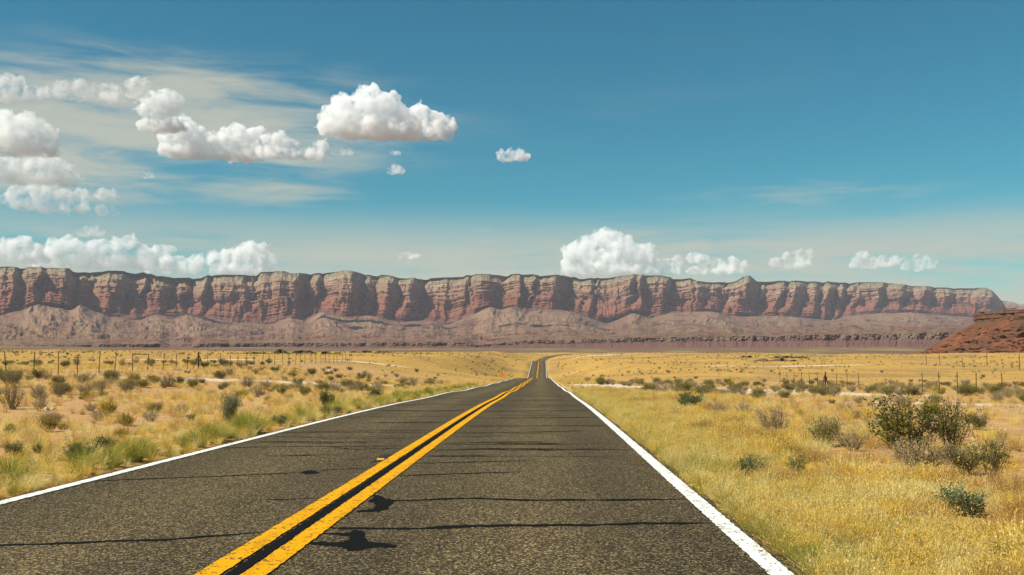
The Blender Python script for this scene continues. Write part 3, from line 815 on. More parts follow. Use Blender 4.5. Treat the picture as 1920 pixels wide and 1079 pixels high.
for z, off, rg_ in ((56, 1.0, 1), (58.0, 1.0, 3), (58.3, 2.0, 3), (61.0, 1.6, 4), (61.3, 0.4, 3), (62.3, 0.4, 3), (62.6, 1.8, 4), (66.5, 1.6, 4), (66.8, 0.6, 3), (67.6, 0.5, 3), (67.9, 1.6, 4), (71.0, 1.2, 4), (71.5, 0.4, 3), (72.0, -2.0, 3), (72.4, -30, 0), (73.0, -150, 0)):
    cap.append((off, z, rg_ * 1.1, 0.4))
o = mesa_sheet('caprock', cap, mesa, m_cap); o.matrix_parent_inverse = inv


# ------------------------------------------------------------------ rocks
def rock_mesh(name, seed, sub=2):
    bm = bmesh.new()
    bmesh.ops.create_icosphere(bm, subdivisions=sub, radius=1.0)
    co = np.array([v.co[:] for v in bm.verts])
    d = 1 + 0.35 * fbm(co[:, 0] * 0.9 + seed * 3, co[:, 1] * 0.9, co[:, 2] * 0.9 + seed, 3)
    # flat fracture planes
    rg = np.random.default_rng(seed)
    p = co * d[:, None]
    for _ in range(6):
        n = rg.normal(size=3); n /= np.linalg.norm(n); k = p @ n
        p = p - np.outer(np.maximum(k - rg.uniform(0.55, 0.8), 0), n)
    for v, c in zip(bm.verts, p):
        v.co = c
    me = bpy.data.meshes.new(name); bm.to_mesh(me); bm.free()
    return me
m_pale = rockmat('pale_limestone', (0.50, 0.40, 0.30), (0.62, 0.52, 0.41), (0.70, 0.62, 0.52), 0.15, 8)
m_ledge = rockmat('brown_ledge_stone', (0.10, 0.065, 0.04), (0.17, 0.115, 0.07), (0.27, 0.19, 0.11), 1.0, 0.6)
ROCKS = [rock_mesh('rock', i + 1) for i in range(5)]
for r_ in ROCKS:
    r_.materials.append(m_pale)
REDROCKS = [r_.copy() for r_ in ROCKS]
for r_ in REDROCKS:
    r_.materials.clear(); r_.materials.append(m_red)
for i, (x_, y_, w_, lab) in enumerate([(151, 734, 11, 'pale boulder with a flat top lying among grey brush'), (180, 735, 7, 'small white stone beside the pale flat-topped boulder'),
                                       (86, 771, 15, 'low pale slab stone in bare sand near yellow bushes'), (101, 768, 10, 'broken pale stone next to the low slab'),
                                       (620, 701, 18, 'broad cream boulder below the far end of the fence'), (1100, 716, 14, 'cream rock at the end of the pale dirt scrape'),
                                       (1605, 858, 8, 'small pinkish stone in golden grass'), (1572, 1024, 12, 'pinkish stone half hidden in the roadside grass')]):
    X, Y, Z = hit(x_, y_)
    d = math.hypot(X, Y); k = w_ / F * d / 2
    o = new_obj('rock', ROCKS[i % 5]); o.location = (X, Y, Z + 0.25 * k); o.scale = (k, k * 0.8, k * 0.6); o.rotation_euler = (0, 0, i * 1.3)
    tag(o, lab, 'rock')
rg = np.random.default_rng(21)
for i in range(60):      # boulders that rolled off the mesa's cap
    j = int(rg.integers(100, 420)); t = rg.uniform(0.05, 0.8)
    k = rg.uniform(0.6, 1.8) if i > 3 else 3.0
    oo = 128 - 128 * t ** 0.75
    o = new_obj('boulder', REDROCKS[i % 5] if i % 3 else ROCKS[i % 5], mesa)
    o.matrix_parent_inverse = inv
    o.location = (qx[j] + ox[j] * oo, qy[j] + oy[j] * oo, 2 + 58 * t ** 1.45 + 0.6)
    o.scale = (k, k, k * 0.8); o.rotation_euler = tuple(rg.uniform(0, 6, 3))


def ledge(pxa, pxb, py, thick, lab, group=None):
    """a low broken outcrop of bedrock along the slope"""
    a = np.array(hit(pxa, py)); c = np.array(hit(pxb, py))
    n = max(8, int(np.hypot(*(c - a)[:2]) / 1.0)); n = min(n, 90)
    t = np.linspace(0, 1, n)
    x = a[0] + (c[0] - a[0]) * t; y = a[1] + (c[1] - a[1]) * t + 4 * fbm(t * 6, pxa * 0.1, 0, 3)
    z = land(x, y)
    h = thick * np.clip(0.5 + 0.9 * fbm(t * n / 5, pxa, 0, 3), 0.05, 1.3) * np.minimum(1, np.minimum(t, 1 - t) * 8 + 0.05)
    R_ = [np.stack([x, y - 0.3, z - 0.4], -1), np.stack([x, y - 0.2 + 0.2 * fbm(t * n / 2, 1.0), z + h * 0.5], -1), np.stack([x, y + 0.1, z + h * 0.55], -1),
          np.stack([x, y - 0.1 + 0.2 * fbm(t * n / 2, 5.0), z + h], -1), np.stack([x, y + 2.5, z + h * 1.02], -1), np.stack([x, y + 5, z - 0.3], -1)]
    me = mesh_np('rock_ledge', np.array(R_), grid_faces(6, n))
    return tag(new_obj('rock_ledge', me, None, m_ledge), lab, 'rock ledge', group)
for a, c, y, tk, lab in ((455, 500, 664, 1.3, 'short dark rock ledge on the golden slope past the fence'), (510, 592, 663, 2.2, 'long dark rock ledge along the top of the golden slope'),
                         (600, 640, 664, 1.0, 'thin dark ledge at the end of the long ledge'), (650, 735, 661.5, 1.6, 'flat dark ledge along the plateau edge'),
                         (1385, 1412, 671, 1.6, 'small dark ledge under the pale scree'), (1415, 1500, 678, 1.5, 'broken dark ledge across the golden field'),
                         (1440, 1520, 672, 1.3, 'upper thin dark ledge beside cream rubble')):
    ledge(a, c, y, tk, lab)


# ------------------------------------------------------------------ plants
def tubes(paths, sides=3):
    """paths: list of (points (n,3), radii (n,)) to one tube mesh"""
    V, Fc, k = [], [], 0
    ang = np.linspace(0, 2 * np.pi, sides, endpoint=False)
    for p, r in paths:
        n = len(p)
        d = np.gradient(p, axis=0); d /= np.linalg.norm(d, axis=1, keepdims=True) + 1e-9
        a = np.cross(d, [0.31, 0.95, 0.05]); a /= np.linalg.norm(a, axis=1, keepdims=True) + 1e-9
        b_ = np.cross(d, a)
        ring = p[:, None, :] + r[:, None, None] * (np.cos(ang)[None, :, None] * a[:, None, :] + np.sin(ang)[None, :, None] * b_[:, None, :])
        V.append(ring.reshape(-1, 3)); Fc.append(grid_faces(n, sides, wrap=True) + k); k += n * sides
    return np.concatenate(V), np.concatenate(Fc)


def shrub(seed, h, rad, stems, twigs, leaves, lsize, lasp=2.2, upright=0.3, leaf_from=0.35, stem_r=0.012, dome=True, clump=0.0):
    """-> (stem mesh, leaf mesh); a bush of forked stems with single leaf faces along the twigs"""
    rg = np.random.default_rng(seed)
    paths, lp, ld = [], [], []
    lean = rg.uniform(-0.2, 0.2, 2)
    for i in range(stems):
        a = rg.uniform(0, 2 * np.pi); q_ = rg.uniform(0.05, 1) ** 0.6
        q_ = q_ * (1 - upright)
        tip_h = h * (math.sqrt(max(0.05, 1 - 0.75 * q_ * q_)) if dome else 1.0) * rg.uniform(0.65, 1.05)
        tip = np.array([math.cos(a) * rad * q_ + lean[0] * rad, math.sin(a) * rad * q_ + lean[1] * rad, tip_h])
        base = np.array([math.cos(a), math.sin(a), 0]) * rad * 0.12 * rg.uniform(0, 1)
        t = np.linspace(0, 1, 6)[:, None]
        mid = base + (tip - base) * t
        mid[:, :2] = base[:2] + (tip - base)[:2] * t ** 0.75
        mid += rg.normal(size=(6, 3)) * 0.03 * h * np.sin(np.pi * t)
        mid[0, 2] = -0.03
        paths.append((mid, np.linspace(stem_r, stem_r * 0.3, 6)))
        for k in range(twigs):
            s_ = rg.uniform(0.25, 0.98); f = s_ * 5; j = min(4, int(f)); p0 = mid[j] + (mid[j + 1] - mid[j]) * (f - j)
            dv = rg.normal(size=3) * 0.55 + np.array([tip[0] / (rad + 1e-6), tip[1] / (rad + 1e-6), 0.75]); dv /= np.linalg.norm(dv)
            ln = h * rg.uniform(0.12, 0.34)
            tw = p0 + dv * ln * np.linspace(0, 1, 3)[:, None] + rg.normal(size=(3, 3)) * 0.012 * h * np.array([[0], [1], [1]])
            tw[:, 2] = np.maximum(tw[:, 2], 0.01)
            paths.append((tw, np.array([stem_r * 0.38, stem_r * 0.26, stem_r * 0.12])))
            if s_ > leaf_from and (clump == 0 or rg.uniform() > clump):
                m_ = max(1, int(leaves * rg.uniform(0.5, 1.5)))
                w = rg.uniform(0.1, 1.08, m_)[:, None]
                lp.append(tw[0] + (tw[2] - tw[0]) * w + rg.normal(size=(m_, 3)) * lsize * 0.7)
                ld.append(dv + rg.normal(size=(m_, 3)) * 0.75)
    sv, sf = tubes(paths)
    sm = mesh_np('stems', sv, sf)
    p = np.concatenate(lp); d = np.concatenate(ld); d /= np.linalg.norm(d, axis=1, keepdims=True)
    n = len(p)
    w = np.cross(d, rg.normal(size=(n, 3))); w /= np.linalg.norm(w, axis=1, keepdims=True) + 1e-9
    L_ = lsize * rg.uniform(0.6, 1.4, (n, 1)); W_ = L_ / lasp
    p[:, 2] = np.maximum(p[:, 2], 0.02)
    V = np.stack([p, p + d * L_ * 0.5 + w * W_ * 0.5, p + d * L_, p + d * L_ * 0.5 - w * W_ * 0.5], 1)
    lm = mesh_np('foliage', V.reshape(-1, 3), np.arange(n * 4).reshape(-1, 4))
    return sm, lm


def leafmat(name, c1, c2, c3, transl=0.25):
    m, g, b = material(name, rough=0.75, spec=0.15)
    oi = g.n('ShaderNodeObjectInfo').outputs['Random']
    P = g.n('ShaderNodeTexCoord').outputs['Object']
    n = g.noise(P, 7.0, 3, 0.7)
    f = g.math('ADD', g.math('MULTIPLY', n, 0.75), g.math('MULTIPLY', oi, 0.30))
    c = g.ramp(f, [(0.30, c1), (0.52, c2), (0.75, c3)])
    g.put(b.inputs['Base Color'], c)
    tr_ = g.n('ShaderNodeBsdfTranslucent'); g.put(tr_.inputs[0], c)
    mx_ = g.n('ShaderNodeMixShader'); mx_.inputs[0].default_value = transl
    g.nt.links.new(b.outputs[0], mx_.inputs[1]); g.nt.links.new(tr_.outputs[0], mx_.inputs[2])
    g.nt.links.new(mx_.outputs[0], g.nt.nodes['Material Output'].inputs[0])
    return m
m_twig, *_ = material('grey_twig_bark', (0.25, 0.195, 0.13), 0.9)
m_wood, *_ = material('dark_stem_bark', (0.11, 0.08, 0.05), 0.9)
L_grey = leafmat('grey_scrub_leaf', (0.23, 0.175, 0.08), (0.34, 0.265, 0.125), (0.46, 0.36, 0.17))
L_olive = leafmat('olive_leaf', (0.13, 0.125, 0.035), (0.23, 0.205, 0.06), (0.34, 0.285, 0.085))
L_green = leafmat('green_leaf', (0.06, 0.09, 0.025), (0.105, 0.145, 0.045), (0.16, 0.19, 0.06))
L_blue = leafmat('blue_green_leaf', (0.11, 0.135, 0.055), (0.185, 0.21, 0.09), (0.27, 0.285, 0.13))
L_yell = leafmat('yellow_bloom_leaf', (0.20, 0.155, 0.02), (0.37, 0.28, 0.025), (0.52, 0.39, 0.035))
L_dark = leafmat('dark_waxy_leaf', (0.085, 0.095, 0.016), (0.16, 0.165, 0.03), (0.255, 0.245, 0.055))

KINDS = {}
def kind(key, variants, lm, sm):
    KINDS[key] = []
    for v in variants:
        a, c = shrub(**v)
        a.materials.append(sm); c.materials.append(lm)
        KINDS[key].append((a, c, v['h'], v['rad']))
kind('grey', [dict(seed=s_, h=0.62, rad=0.5, stems=34, twigs=9, leaves=5, lsize=0.034, lasp=3, stem_r=0.008, leaf_from=0.3) for s_ in (11, 12, 13, 14)], L_grey, m_twig)
kind('olive', [dict(seed=s_, h=0.6, rad=0.5, stems=36, twigs=9, leaves=11, lsize=0.04, lasp=2.6, stem_r=0.008, leaf_from=0.15) for s_ in (21, 22, 23)], L_olive, m_twig)
kind('green', [dict(seed=s_, h=0.6, rad=0.5, stems=36, twigs=10, leaves=13, lsize=0.042, lasp=3, stem_r=0.008, leaf_from=0.1) for s_ in (31, 32)], L_green, m_twig)
kind('blue', [dict(seed=s_, h=0.95, rad=0.5, stems=44, twigs=9, leaves=13, lsize=0.055, lasp=5, stem_r=0.008, upright=0.35, leaf_from=0.1, dome=False) for s_ in (41, 42)], L_blue, m_twig)
kind('rabbit', [dict(seed=s_, h=0.66, rad=0.5, stems=44, twigs=10, leaves=11, lsize=0.036, lasp=2.6, stem_r=0.007, upright=0.12, leaf_from=0.3) for s_ in (51, 52)], L_yell, m_twig)
kind('dark', [dict(seed=61, h=0.66, rad=0.5, stems=30, twigs=12, leaves=17, lsize=0.028, lasp=2.0, stem_r=0.007, leaf_from=0.42, dome=True, clump=0.4),
              dict(seed=62, h=0.66, rad=0.5, stems=24, twigs=12, leaves=12, lsize=0.03, lasp=2.0, stem_r=0.009, leaf_from=0.40, dome=False, clump=0.3)], L_dark, m_wood)
kind('weed', [dict(seed=s_, h=0.5, rad=0.5, stems=26, twigs=8, leaves=7, lsize=0.07, lasp=4.5, stem_r=0.007, leaf_from=0.1) for s_ in (71, 72)], L_green, m_twig)
kind('salt', [dict(seed=s_, h=0.55, rad=0.5, stems=34, twigs=9, leaves=12, lsize=0.05, lasp=1.9, stem_r=0.008, leaf_from=0.15) for s_ in (81,)], L_blue, m_twig)


def plant(name, key, var, loc, w, h, rz, label, cat, group=None):
    a, c, h0, r0 = KINDS[key][var % len(KINDS[key])]
    o = empty(name, loc, rz, (w / (2 * r0), w / (2 * r0), h / h0))
    new_obj('stems', a, o); new_obj('foliage', c, o)
    return tag(o, label, cat, group)


taken, CLEAR = [], []
def plant_px(name, key, var, x, y, wpx, hpx, label, cat='shrub', group=None):
    X, Y, Z = hit(x, y)
    d = math.hypot(X, Y)
    taken.append((X, Y, wpx / F * d * 0.6))
    CLEAR.append((X, Y, wpx / F * d))
    return plant(name, key, var, (X, Y, Z - 0.03), wpx / F * d * 1.05, hpx / F * d * 1.02, random.uniform(0, 6.28), label, cat, group)
SP = [
    ('creosote_bush', 'dark', 0, 1705, 862, 190, 104, 'large dark-leaved bush with bare twigs growing from golden grass'),
    ('creosote_bush', 'dark', 1, 1785, 858, 95, 92, 'dark-leaved bush with pink litter caught in it'),
    ('sagebrush', 'grey', 0, 1735, 886, 170, 62, 'low grey twiggy brush at the foot of the large dark bush'),
    ('creosote_bush', 'dark', 1, 1862, 902, 75, 66, 'small dark-leaved bush standing apart on bare orange soil'),
    ('sagebrush', 'olive', 1, 1815, 890, 80, 55, 'olive twiggy bush between two dark-leaved bushes'),
    ('shrub', 'olive', 0, 1548, 838, 78, 56, 'rounded olive-green bush at the edge of the golden grass'),
    ('sagebrush', 'grey', 1, 1458, 818, 84, 56, 'bare grey bush behind golden grass next to a rounded olive one'),
    ('sagebrush', 'grey', 2, 1600, 846, 90, 40, 'low grey bush between olive bush and large dark bush'),
    ('saltbush', 'salt', 0, 1812, 968, 100, 48, 'leafy blue-green saltbush beside a patch of red soil'),
    ('weed', 'weed', 0, 1410, 890, 76, 34, 'feathery green weed clump deep in the golden grass', 'weed'),
    ('weed', 'weed', 1, 1497, 897, 56, 38, 'thin dark green weed beside the feathery green clump', 'weed'),
    ('weed', 'weed', 0, 1885, 1062, 60, 40, 'green weed in the thick golden grass at the bush-free verge', 'weed'),
    ('shrub', 'green', 0, 1287, 770, 60, 34, 'green bush beside the pale dirt scrape'),
    ('sagebrush', 'grey', 3, 1348, 784, 54, 34, 'grey twiggy bush just past the green bush'),
    ('sagebrush', 'grey', 0, 1395, 782, 50, 30, 'grey-brown bush behind the bare grey one'),
    ('rabbitbrush', 'rabbit', 0, 1500, 782, 20, 15, 'tiny bright yellow-green bush in pale grass'),
    ('rabbitbrush', 'rabbit', 1, 1346, 826, 15, 15, 'tiny yellow-green sprig in the golden verge'),
    ('shrub', 'olive', 2, 1838, 806, 42, 28, 'olive bush on bare soil behind the large dark bush'),
    ('shrub', 'rabbit', 0, 1748, 776, 40, 22, 'yellow-green bush behind the large dark bush'),
    ('sagebrush', 'grey', 2, 1880, 828, 32, 20, 'low brown bush alone on bare orange soil'),
    ('sagebrush', 'grey', 1, 1690, 770, 60, 26, 'grey bush between yellow-green bush and rounded brush'),
    ('shrub', 'blue', 0, 427, 797, 46, 56, 'tall narrow blue-green bush by the road edge'),
    ('shrub', 'green', 1, 614, 768, 36, 34, 'round green bush growing tight against the road edge'),
    ('shrub', 'olive', 1, 618, 778, 54, 18, 'low olive growth under the round green bush'),
    ('shrub', 'green', 0, 702, 750, 38, 22, 'green bush farther up the road edge than the round one'),
    ('rabbitbrush', 'rabbit', 0, 90, 810, 34, 27, 'yellow bush with dark base alone on bare sand'),
    ('rabbitbrush', 'rabbit', 1, 117, 806, 22, 14, 'little olive-yellow bush beside the lone yellow bush'),
    ('rabbitbrush', 'rabbit', 1, 237, 800, 36, 26, 'rounded golden-yellow bush on bare sand'),
    ('rabbitbrush', 'rabbit', 0, 226, 822, 28, 20, 'bright green-yellow bush in front of the rounded golden one'),
    ('rabbitbrush', 'rabbit', 0, 200, 780, 36, 30, 'yellow-topped bush growing out of grey twigs'),
    ('sagebrush', 'grey', 2, 186, 789, 42, 22, 'grey twigs under the yellow-topped bush'),
    ('rabbitbrush', 'rabbit', 1, 166, 752, 32, 18, 'olive-yellow bush amid grey brush'),
    ('sagebrush', 'grey', 0, 22, 768, 62, 44, 'dense dark grey bush on the sand'),
    ('sagebrush', 'grey', 1, 74, 772, 34, 24, 'grey-olive bush between the dense dark one and pale stones'),
    ('sagebrush', 'grey', 2, 72, 742, 36, 20, 'grey bush behind the dense dark one'),
    ('sagebrush', 'grey', 3, 112, 745, 36, 24, 'sparse grey bush near the pale flat-topped boulder'),
    ('shrub', 'olive', 0, 17, 818, 26, 22, 'small olive bush on bare sand near the road verge'),
    ('shrub', 'olive', 2, 28, 855, 44, 26, 'pale olive bush just behind the verge tufts'),
    ('shrub', 'olive', 1, 72, 850, 22, 20, 'small pale bush next to the pale olive bush'),
    ('shrub', 'green', 0, 142, 866, 66, 34, 'grey-green bush mixed into the verge tufts'),
    ('shrub', 'green', 1, 195, 846, 56, 26, 'green bush rising behind the verge tufts'),
    ('shrub', 'salt', 0, 522, 797, 30, 18, 'pale blue-green bush close to the white edge line'),
    ('shrub', 'olive', 0, 357, 790, 22, 14, 'small olive bush behind the tall narrow one'),
    ('sagebrush', 'grey', 0, 482, 745, 40, 22, 'grey bush near the pale dirt track'),
    ('rabbitbrush', 'rabbit', 0, 500, 752, 14, 10, 'tiny yellow bush near the pale dirt track'),
    ('shrub', 'olive', 1, 530, 740, 24, 15, 'olive bush beside the pale dirt track'),
    ('creosote_bush', 'dark', 0, 572, 744, 30, 20, 'dark bush at the end of the pale dirt track'),
]
for t in SP:
    plant_px(*t[:7], t[7], t[8] if len(t) > 8 else 'shrub')

# scattered brush: alike but for its place
rg = np.random.default_rng(5)
SC = {'grey': ('sagebrush', 'grey twiggy scrub bush scattered across the open dry field', 'grey scrub scattered over the field'),
      'olive': ('shrub', 'low olive bush scattered across the open dry field', 'olive bushes scattered over the field'),
      'rabbit': ('rabbitbrush', 'small yellow-green bush scattered across the open dry field', 'yellow bushes scattered over the field')}
n_sc = 0
cand_r = np.exp(np.where(rg.uniform(size=9000) < 0.6, rg.uniform(math.log(17), math.log(235), 9000), rg.uniform(math.log(55), math.log(130), 9000))); cand_a = np.radians(rg.uniform(-29, 27, 9000) )
cx_, cy_ = cand_r * np.sin(cand_a), cand_r * np.cos(cand_a)
cz_ = land(cx_, cy_); co_ = cx_ - road_x(cy_); cd_ = fbm(cx_ / 22, cy_ / 22, 9, 3)
for i in range(9000):
    if n_sc >= 640:
        break
    X, Y, Z, r_, off = float(cx_[i]), float(cy_[i]), float(cz_[i]), cand_r[i], co_[i]
    if abs(off) < 7.5 or (off > 0 and off < 9 and r_ < 40):
        continue
    dens = 0.5 + 0.9 * cd_[i]
    if r_ < 40: dens *= 0.45
    if rg.uniform() > dens:
        continue
    if any((X - a) ** 2 + (Y - c) ** 2 < (k + 0.5) ** 2 for a, c, k in taken):
        continue
    if 6 < X < 28 and 74 < Y < 88 or (-28 < X < -11 and 60 < Y < 86 and rg.uniform() < 0.6):
        continue
    k = rg.choice(['grey', 'grey', 'grey', 'grey', 'olive', 'olive', 'olive', 'rabbit'])
    w = rg.uniform(0.35, 0.95) * (1.5 if 45 < r_ < 130 else 1.0) * (0.7 if k == 'rabbit' else 1.0)
    nm, lab, gr_ = SC[k]
    where = ('beyond the long wire fence' if X < -31 else 'between the long wire fence and the tufted verge') if off < 0 else ('beyond the field fence before the red mesa' if X > 26 else 'between the golden verge and the field fence')
    size = 'broad' if w > 0.7 else 'small'
    lab = '%s %s %s' % (size, {'grey': 'grey twiggy scrub bush', 'olive': 'olive scrub bush', 'rabbit': 'yellow-green bush'}[k], where)
    gr_ = lab.replace('bush', 'bushes')
    plant(nm, k, int(rg.integers(0, 9)), (X, Y, Z - 0.03), w, w * rg.uniform(0.36, 0.58), rg.uniform(0, 6.28), lab, 'shrub', gr_)
    taken.append((X, Y, w * 0.35)); n_sc += 1


# bunch grass: blades fanned from one root
def tuft_mesh(name, seed, n, h, spread, width, curve=0.5, heads=0.0):
    rg = np.random.default_rng(seed)
    a = rg.uniform(0, 2 * np.pi, n); q_ = rg.uniform(0, 1, n) ** 0.7
    base = np.stack([np.cos(a) * q_ * spread * 0.35, np.sin(a) * q_ * spread * 0.35, 0 * a - 0.02], -1)
    out = np.stack([np.cos(a + rg.normal(size=n) * 0.5), np.sin(a + rg.normal(size=n) * 0.5), 0 * a], -1)
    H = h * rg.uniform(0.45, 1.1, n) * (1 - 0.25 * q_)
    reach = spread * (0.25 + 0.75 * q_) * rg.uniform(0.5, 1.2, n)
    side = np.cross(out, [0, 0, 1.0]) + rg.normal(size=(n, 3)) * 0.35
    side /= np.linalg.norm(side, axis=1, keepdims=True)
    V = []
    for t, wd in ((0, 1.0), (0.45, 0.85), (0.8, 0.55), (1.0, 0.12)):
        p = base + out * (reach * t ** (1 + curve))[:, None]
        p[:, 2] += H * (t - 0.25 * curve * t * t * q_)
        wv = side * (width * wd * 0.5)
        V += [p - wv, p + wv]
    V = np.stack(V, 1).reshape(-1, 3)
    k = np.arange(n)[:, None] * 8
    Fq = np.concatenate([k + np.array([[0, 1, 3, 2]]), k + np.array([[2, 3, 5, 4]]), k + np.array([[4, 5, 7, 6]])])
    if heads > 0:      # seed heads: short diamonds near the tips
        m_ = int(n * heads); idx = rg.integers(0, n, m_); t = rg.uniform(0.7, 1.05, m_)
        p = base[idx] + out[idx] * (reach[idx] * t ** (1 + curve))[:, None]; p[:, 2] += H[idx] * (t - 0.25 * curve * t * t * q_[idx])
        p += rg.normal(size=(m_, 3)) * 0.012
        d = rg.normal(size=(m_, 3)) * 0.5 + out[idx] * 0.4 + [0, 0, 0.7]; d /= np.linalg.norm(d, axis=1, keepdims=True)
        w = np.cross(d, rg.normal(size=(m_, 3))); w /= np.linalg.norm(w, axis=1, keepdims=True)
        ln, ww = 0.028, 0.005
        hv = np.stack([p, p + d * ln * .5 + w * ww, p + d * ln, p + d * ln * .5 - w * ww], 1).reshape(-1, 3)
        Fq = np.concatenate([Fq, np.arange(m_ * 4).reshape(-1, 4) + len(V)]); V = np.concatenate([V, hv])
    return mesh_np(name, V, Fq)
G_gold = leafmat('golden_dry_grass', (0.64, 0.43, 0.08), (0.82, 0.58, 0.125), (0.90, 0.72, 0.24), 0.45)
G_pale = leafmat('bleached_dry_grass', (0.60, 0.47, 0.16), (0.78, 0.63, 0.25), (0.85, 0.74, 0.36), 0.45)
G_green = leafmat('half_green_grass', (0.22, 0.225, 0.04), (0.38, 0.345, 0.065), (0.57, 0.47, 0.12), 0.4)
G_brown = leafmat('brown_dry_grass', (0.40, 0.25, 0.08), (0.56, 0.36, 0.12), (0.70, 0.48, 0.18), 0.4)
TUFT = {}
for k, (m_, hd) in {'gold': (G_gold, 1.2), 'pale': (G_pale, 0.6), 'green': (G_green, 0.2), 'brown': (G_brown, 0.6)}.items():
    TUFT[k] = []
    for s_ in range(3):
        t_ = tuft_mesh('grass_clump', 100 + s_ + 7 * len(TUFT), 85, 0.34 if k != 'green' else 0.30, 0.24, 0.0055, 0.6, hd)
        t_.materials.append(m_); TUFT[k].append(t_)
VERGE = []
for s_ in range(4):
    t_ = tuft_mesh('blades', 200 + s_, 420, 0.42, 0.34, 0.0065, 0.7, 0.25); t_.materials.append(G_green); VERGE.append(t_)
# verge tufts along the white edge line
rg = np.random.default_rng(17)
y_ = 8.6
nt_ = 0
while y_ < 95:
    off = LEFT_LINE - 0.45 - abs(rg.normal()) * 0.30
    w = rg.uniform(0.35, 0.75)
    X = float(road_x(y_)) + off
    o = new_obj('grass_tuft', VERGE[int(rg.integers(0, 4))])
    o.location = (X - w * 0.15, y_, float(land(X, y_)) - 0.02); k = w / 0.62
    o.scale = (k, k, k * rg.uniform(0.8, 1.15)); o.rotation_euler = (0, 0, rg.uniform(0, 6.28))
    lab = '%s yellow-green bunchgrass tuft hugging the edge line, %s' % ('bushy' if w > 0.55 else 'small', 'before the tall blue-green bush' if y_ < 24 else 'past the tall blue-green bush')
    tag(o, lab, 'grass tuft', lab.replace('tuft', 'tufts'))
    nt_ += 1
    y_ += rg.uniform(0.16, 0.55) * (1 + y_ / 60) * (1.9 if fbm(y_ / 4.0, 0.5) > 0.25 else 1.0)


# ------------------------------------------------------------------ grass too thick to count
proto_col = bpy.data.collections.new('grass_prototypes')


def scatter(name, protos, pts, scl, label, tilt=0.25, pick=None):
    """one object of instanced clumps at the given points"""
    n = len(pts)
    me = bpy.data.meshes.new(name)
    me.vertices.add(n); me.vertices.foreach_set('co', np.ascontiguousarray(pts, np.float32).ravel())
    rgs = np.random.default_rng(n)
    fattr(me, 'size', scl); fattr(me, 'turn', rgs.uniform(0, 6.28, n)); fattr(me, 'lean', rgs.normal(size=n) * tilt * 0.5)
    a = me.attributes.new('pick', 'INT', 'POINT'); a.data.foreach_set('value', (rgs.integers(0, len(protos), n) if pick is None else pick).astype(np.int32))
    col = bpy.data.collections.new(name + '_clumps')
    for i, m_ in enumerate(protos):
        col.objects.link(bpy.data.objects.new('clump_%02d' % i, m_))
    ng = bpy.data.node_groups.new(name, 'GeometryNodeTree')
    ng.interface.new_socket('Geometry', in_out='INPUT', socket_type='NodeSocketGeometry')
    ng.interface.new_socket('Geometry', in_out='OUTPUT', socket_type='NodeSocketGeometry')
    N = ng.nodes.new; Lk = ng.links.new
    gi, go = N('NodeGroupInput'), N('NodeGroupOutput')
    ci = N('GeometryNodeCollectionInfo'); ci.inputs['Collection'].default_value = col
    ci.inputs['Separate Children'].default_value = True; ci.inputs['Reset Children'].default_value = True
    ip = N('GeometryNodeInstanceOnPoints'); ip.inputs['Pick Instance'].default_value = True
    def na(nm, ty):
        nd = N('GeometryNodeInputNamedAttribute'); nd.data_type = ty; nd.inputs['Name'].default_value = nm
        return [s_ for s_ in nd.outputs if s_.enabled and s_.name == 'Attribute'][0]
    cb = N('ShaderNodeCombineXYZ')
    Lk(na('lean', 'FLOAT'), cb.inputs[0]); Lk(na('turn', 'FLOAT'), cb.inputs[2])
    Lk(gi.outputs[0], ip.inputs['Points']); Lk(ci.outputs[0], ip.inputs['Instance'])
    Lk(na('pick', 'INT'), ip.inputs['Instance Index']); Lk(cb.outputs[0], ip.inputs['Rotation']); Lk(na('size', 'FLOAT'), ip.inputs['Scale'])
    Lk(ip.outputs[0], go.inputs[0])
    o = new_obj(name, me)
    md = o.modifiers.new('clumps', 'NODES'); md.node_group = ng
    return tag(o, label, 'grass', None, 'stuff')


def area_pts(n, seed, y0, y1, off0, off1, fn, power=1.6):
    rg = np.random.default_rng(seed)
    y = y0 + (y1 - y0) * rg.uniform(size=n) ** power
    off = off0 + (off1 - off0) * rg.uniform(size=n)
    x = road_x(y) + off
    open_ = np.ones(n)
    for X, Y, w in CLEAR:
        r = math.hypot(X, Y); k = np.clip(((X - x) * X + (Y - y) * Y) / r, -0.3 * w, 0.7)      # the spot and a little before it
        dd = np.hypot(x - (X - X / r * k), y - (Y - Y / r * k))
        open_ = np.minimum(open_, 0.12 + 0.88 * sstep(0.35 * w, 0.75 * w, dd))
    keep = rg.uniform(size=n) < fn(x, y, off) * (1 - bare_at(x, y)) * open_
    x, y = x[keep], y[keep]
    return np.stack([x, y, land(x, y) - 0.015], -1)
def bare_at(x, y):
    t = 0.0
    for (ax, ay), (bx, by), wdt in TRACKS[:5]:
        ab = np.array([bx - ax, by - ay]); k = np.clip(((x - ax) * ab[0] + (y - ay) * ab[1]) / (ab @ ab), 0, 1)
        t = np.maximum(t, 1 - sstep(0.6 * wdt, 1.3 * wdt, np.hypot(x - ax - k * ab[0], y - ay - k * ab[1])))
    return t
def lum(x, y, s_, k):
    return np.clip(0.5 + 0.9 * fbm(x / s_, y / s_, k, 3), 0, 1)
A = [area_pts(24000, 1, 5.5, 60, 4.15, 11, lambda x, y, o: (1 - 0.93 * sstep(5.6, 8.2, o + 0.8 * fbm(x / 2, y / 4, 31, 2) - 0.01 * y)) * np.clip(1.5 * lum(x, y, 1.8, 1) - 0.12, 0.06, 1), 1.7),
     area_pts(6000, 2, 40, 150, 4.2, 12, lambda x, y, o: (1 - sstep(6, 13, o)) * 0.9, 1.3)]
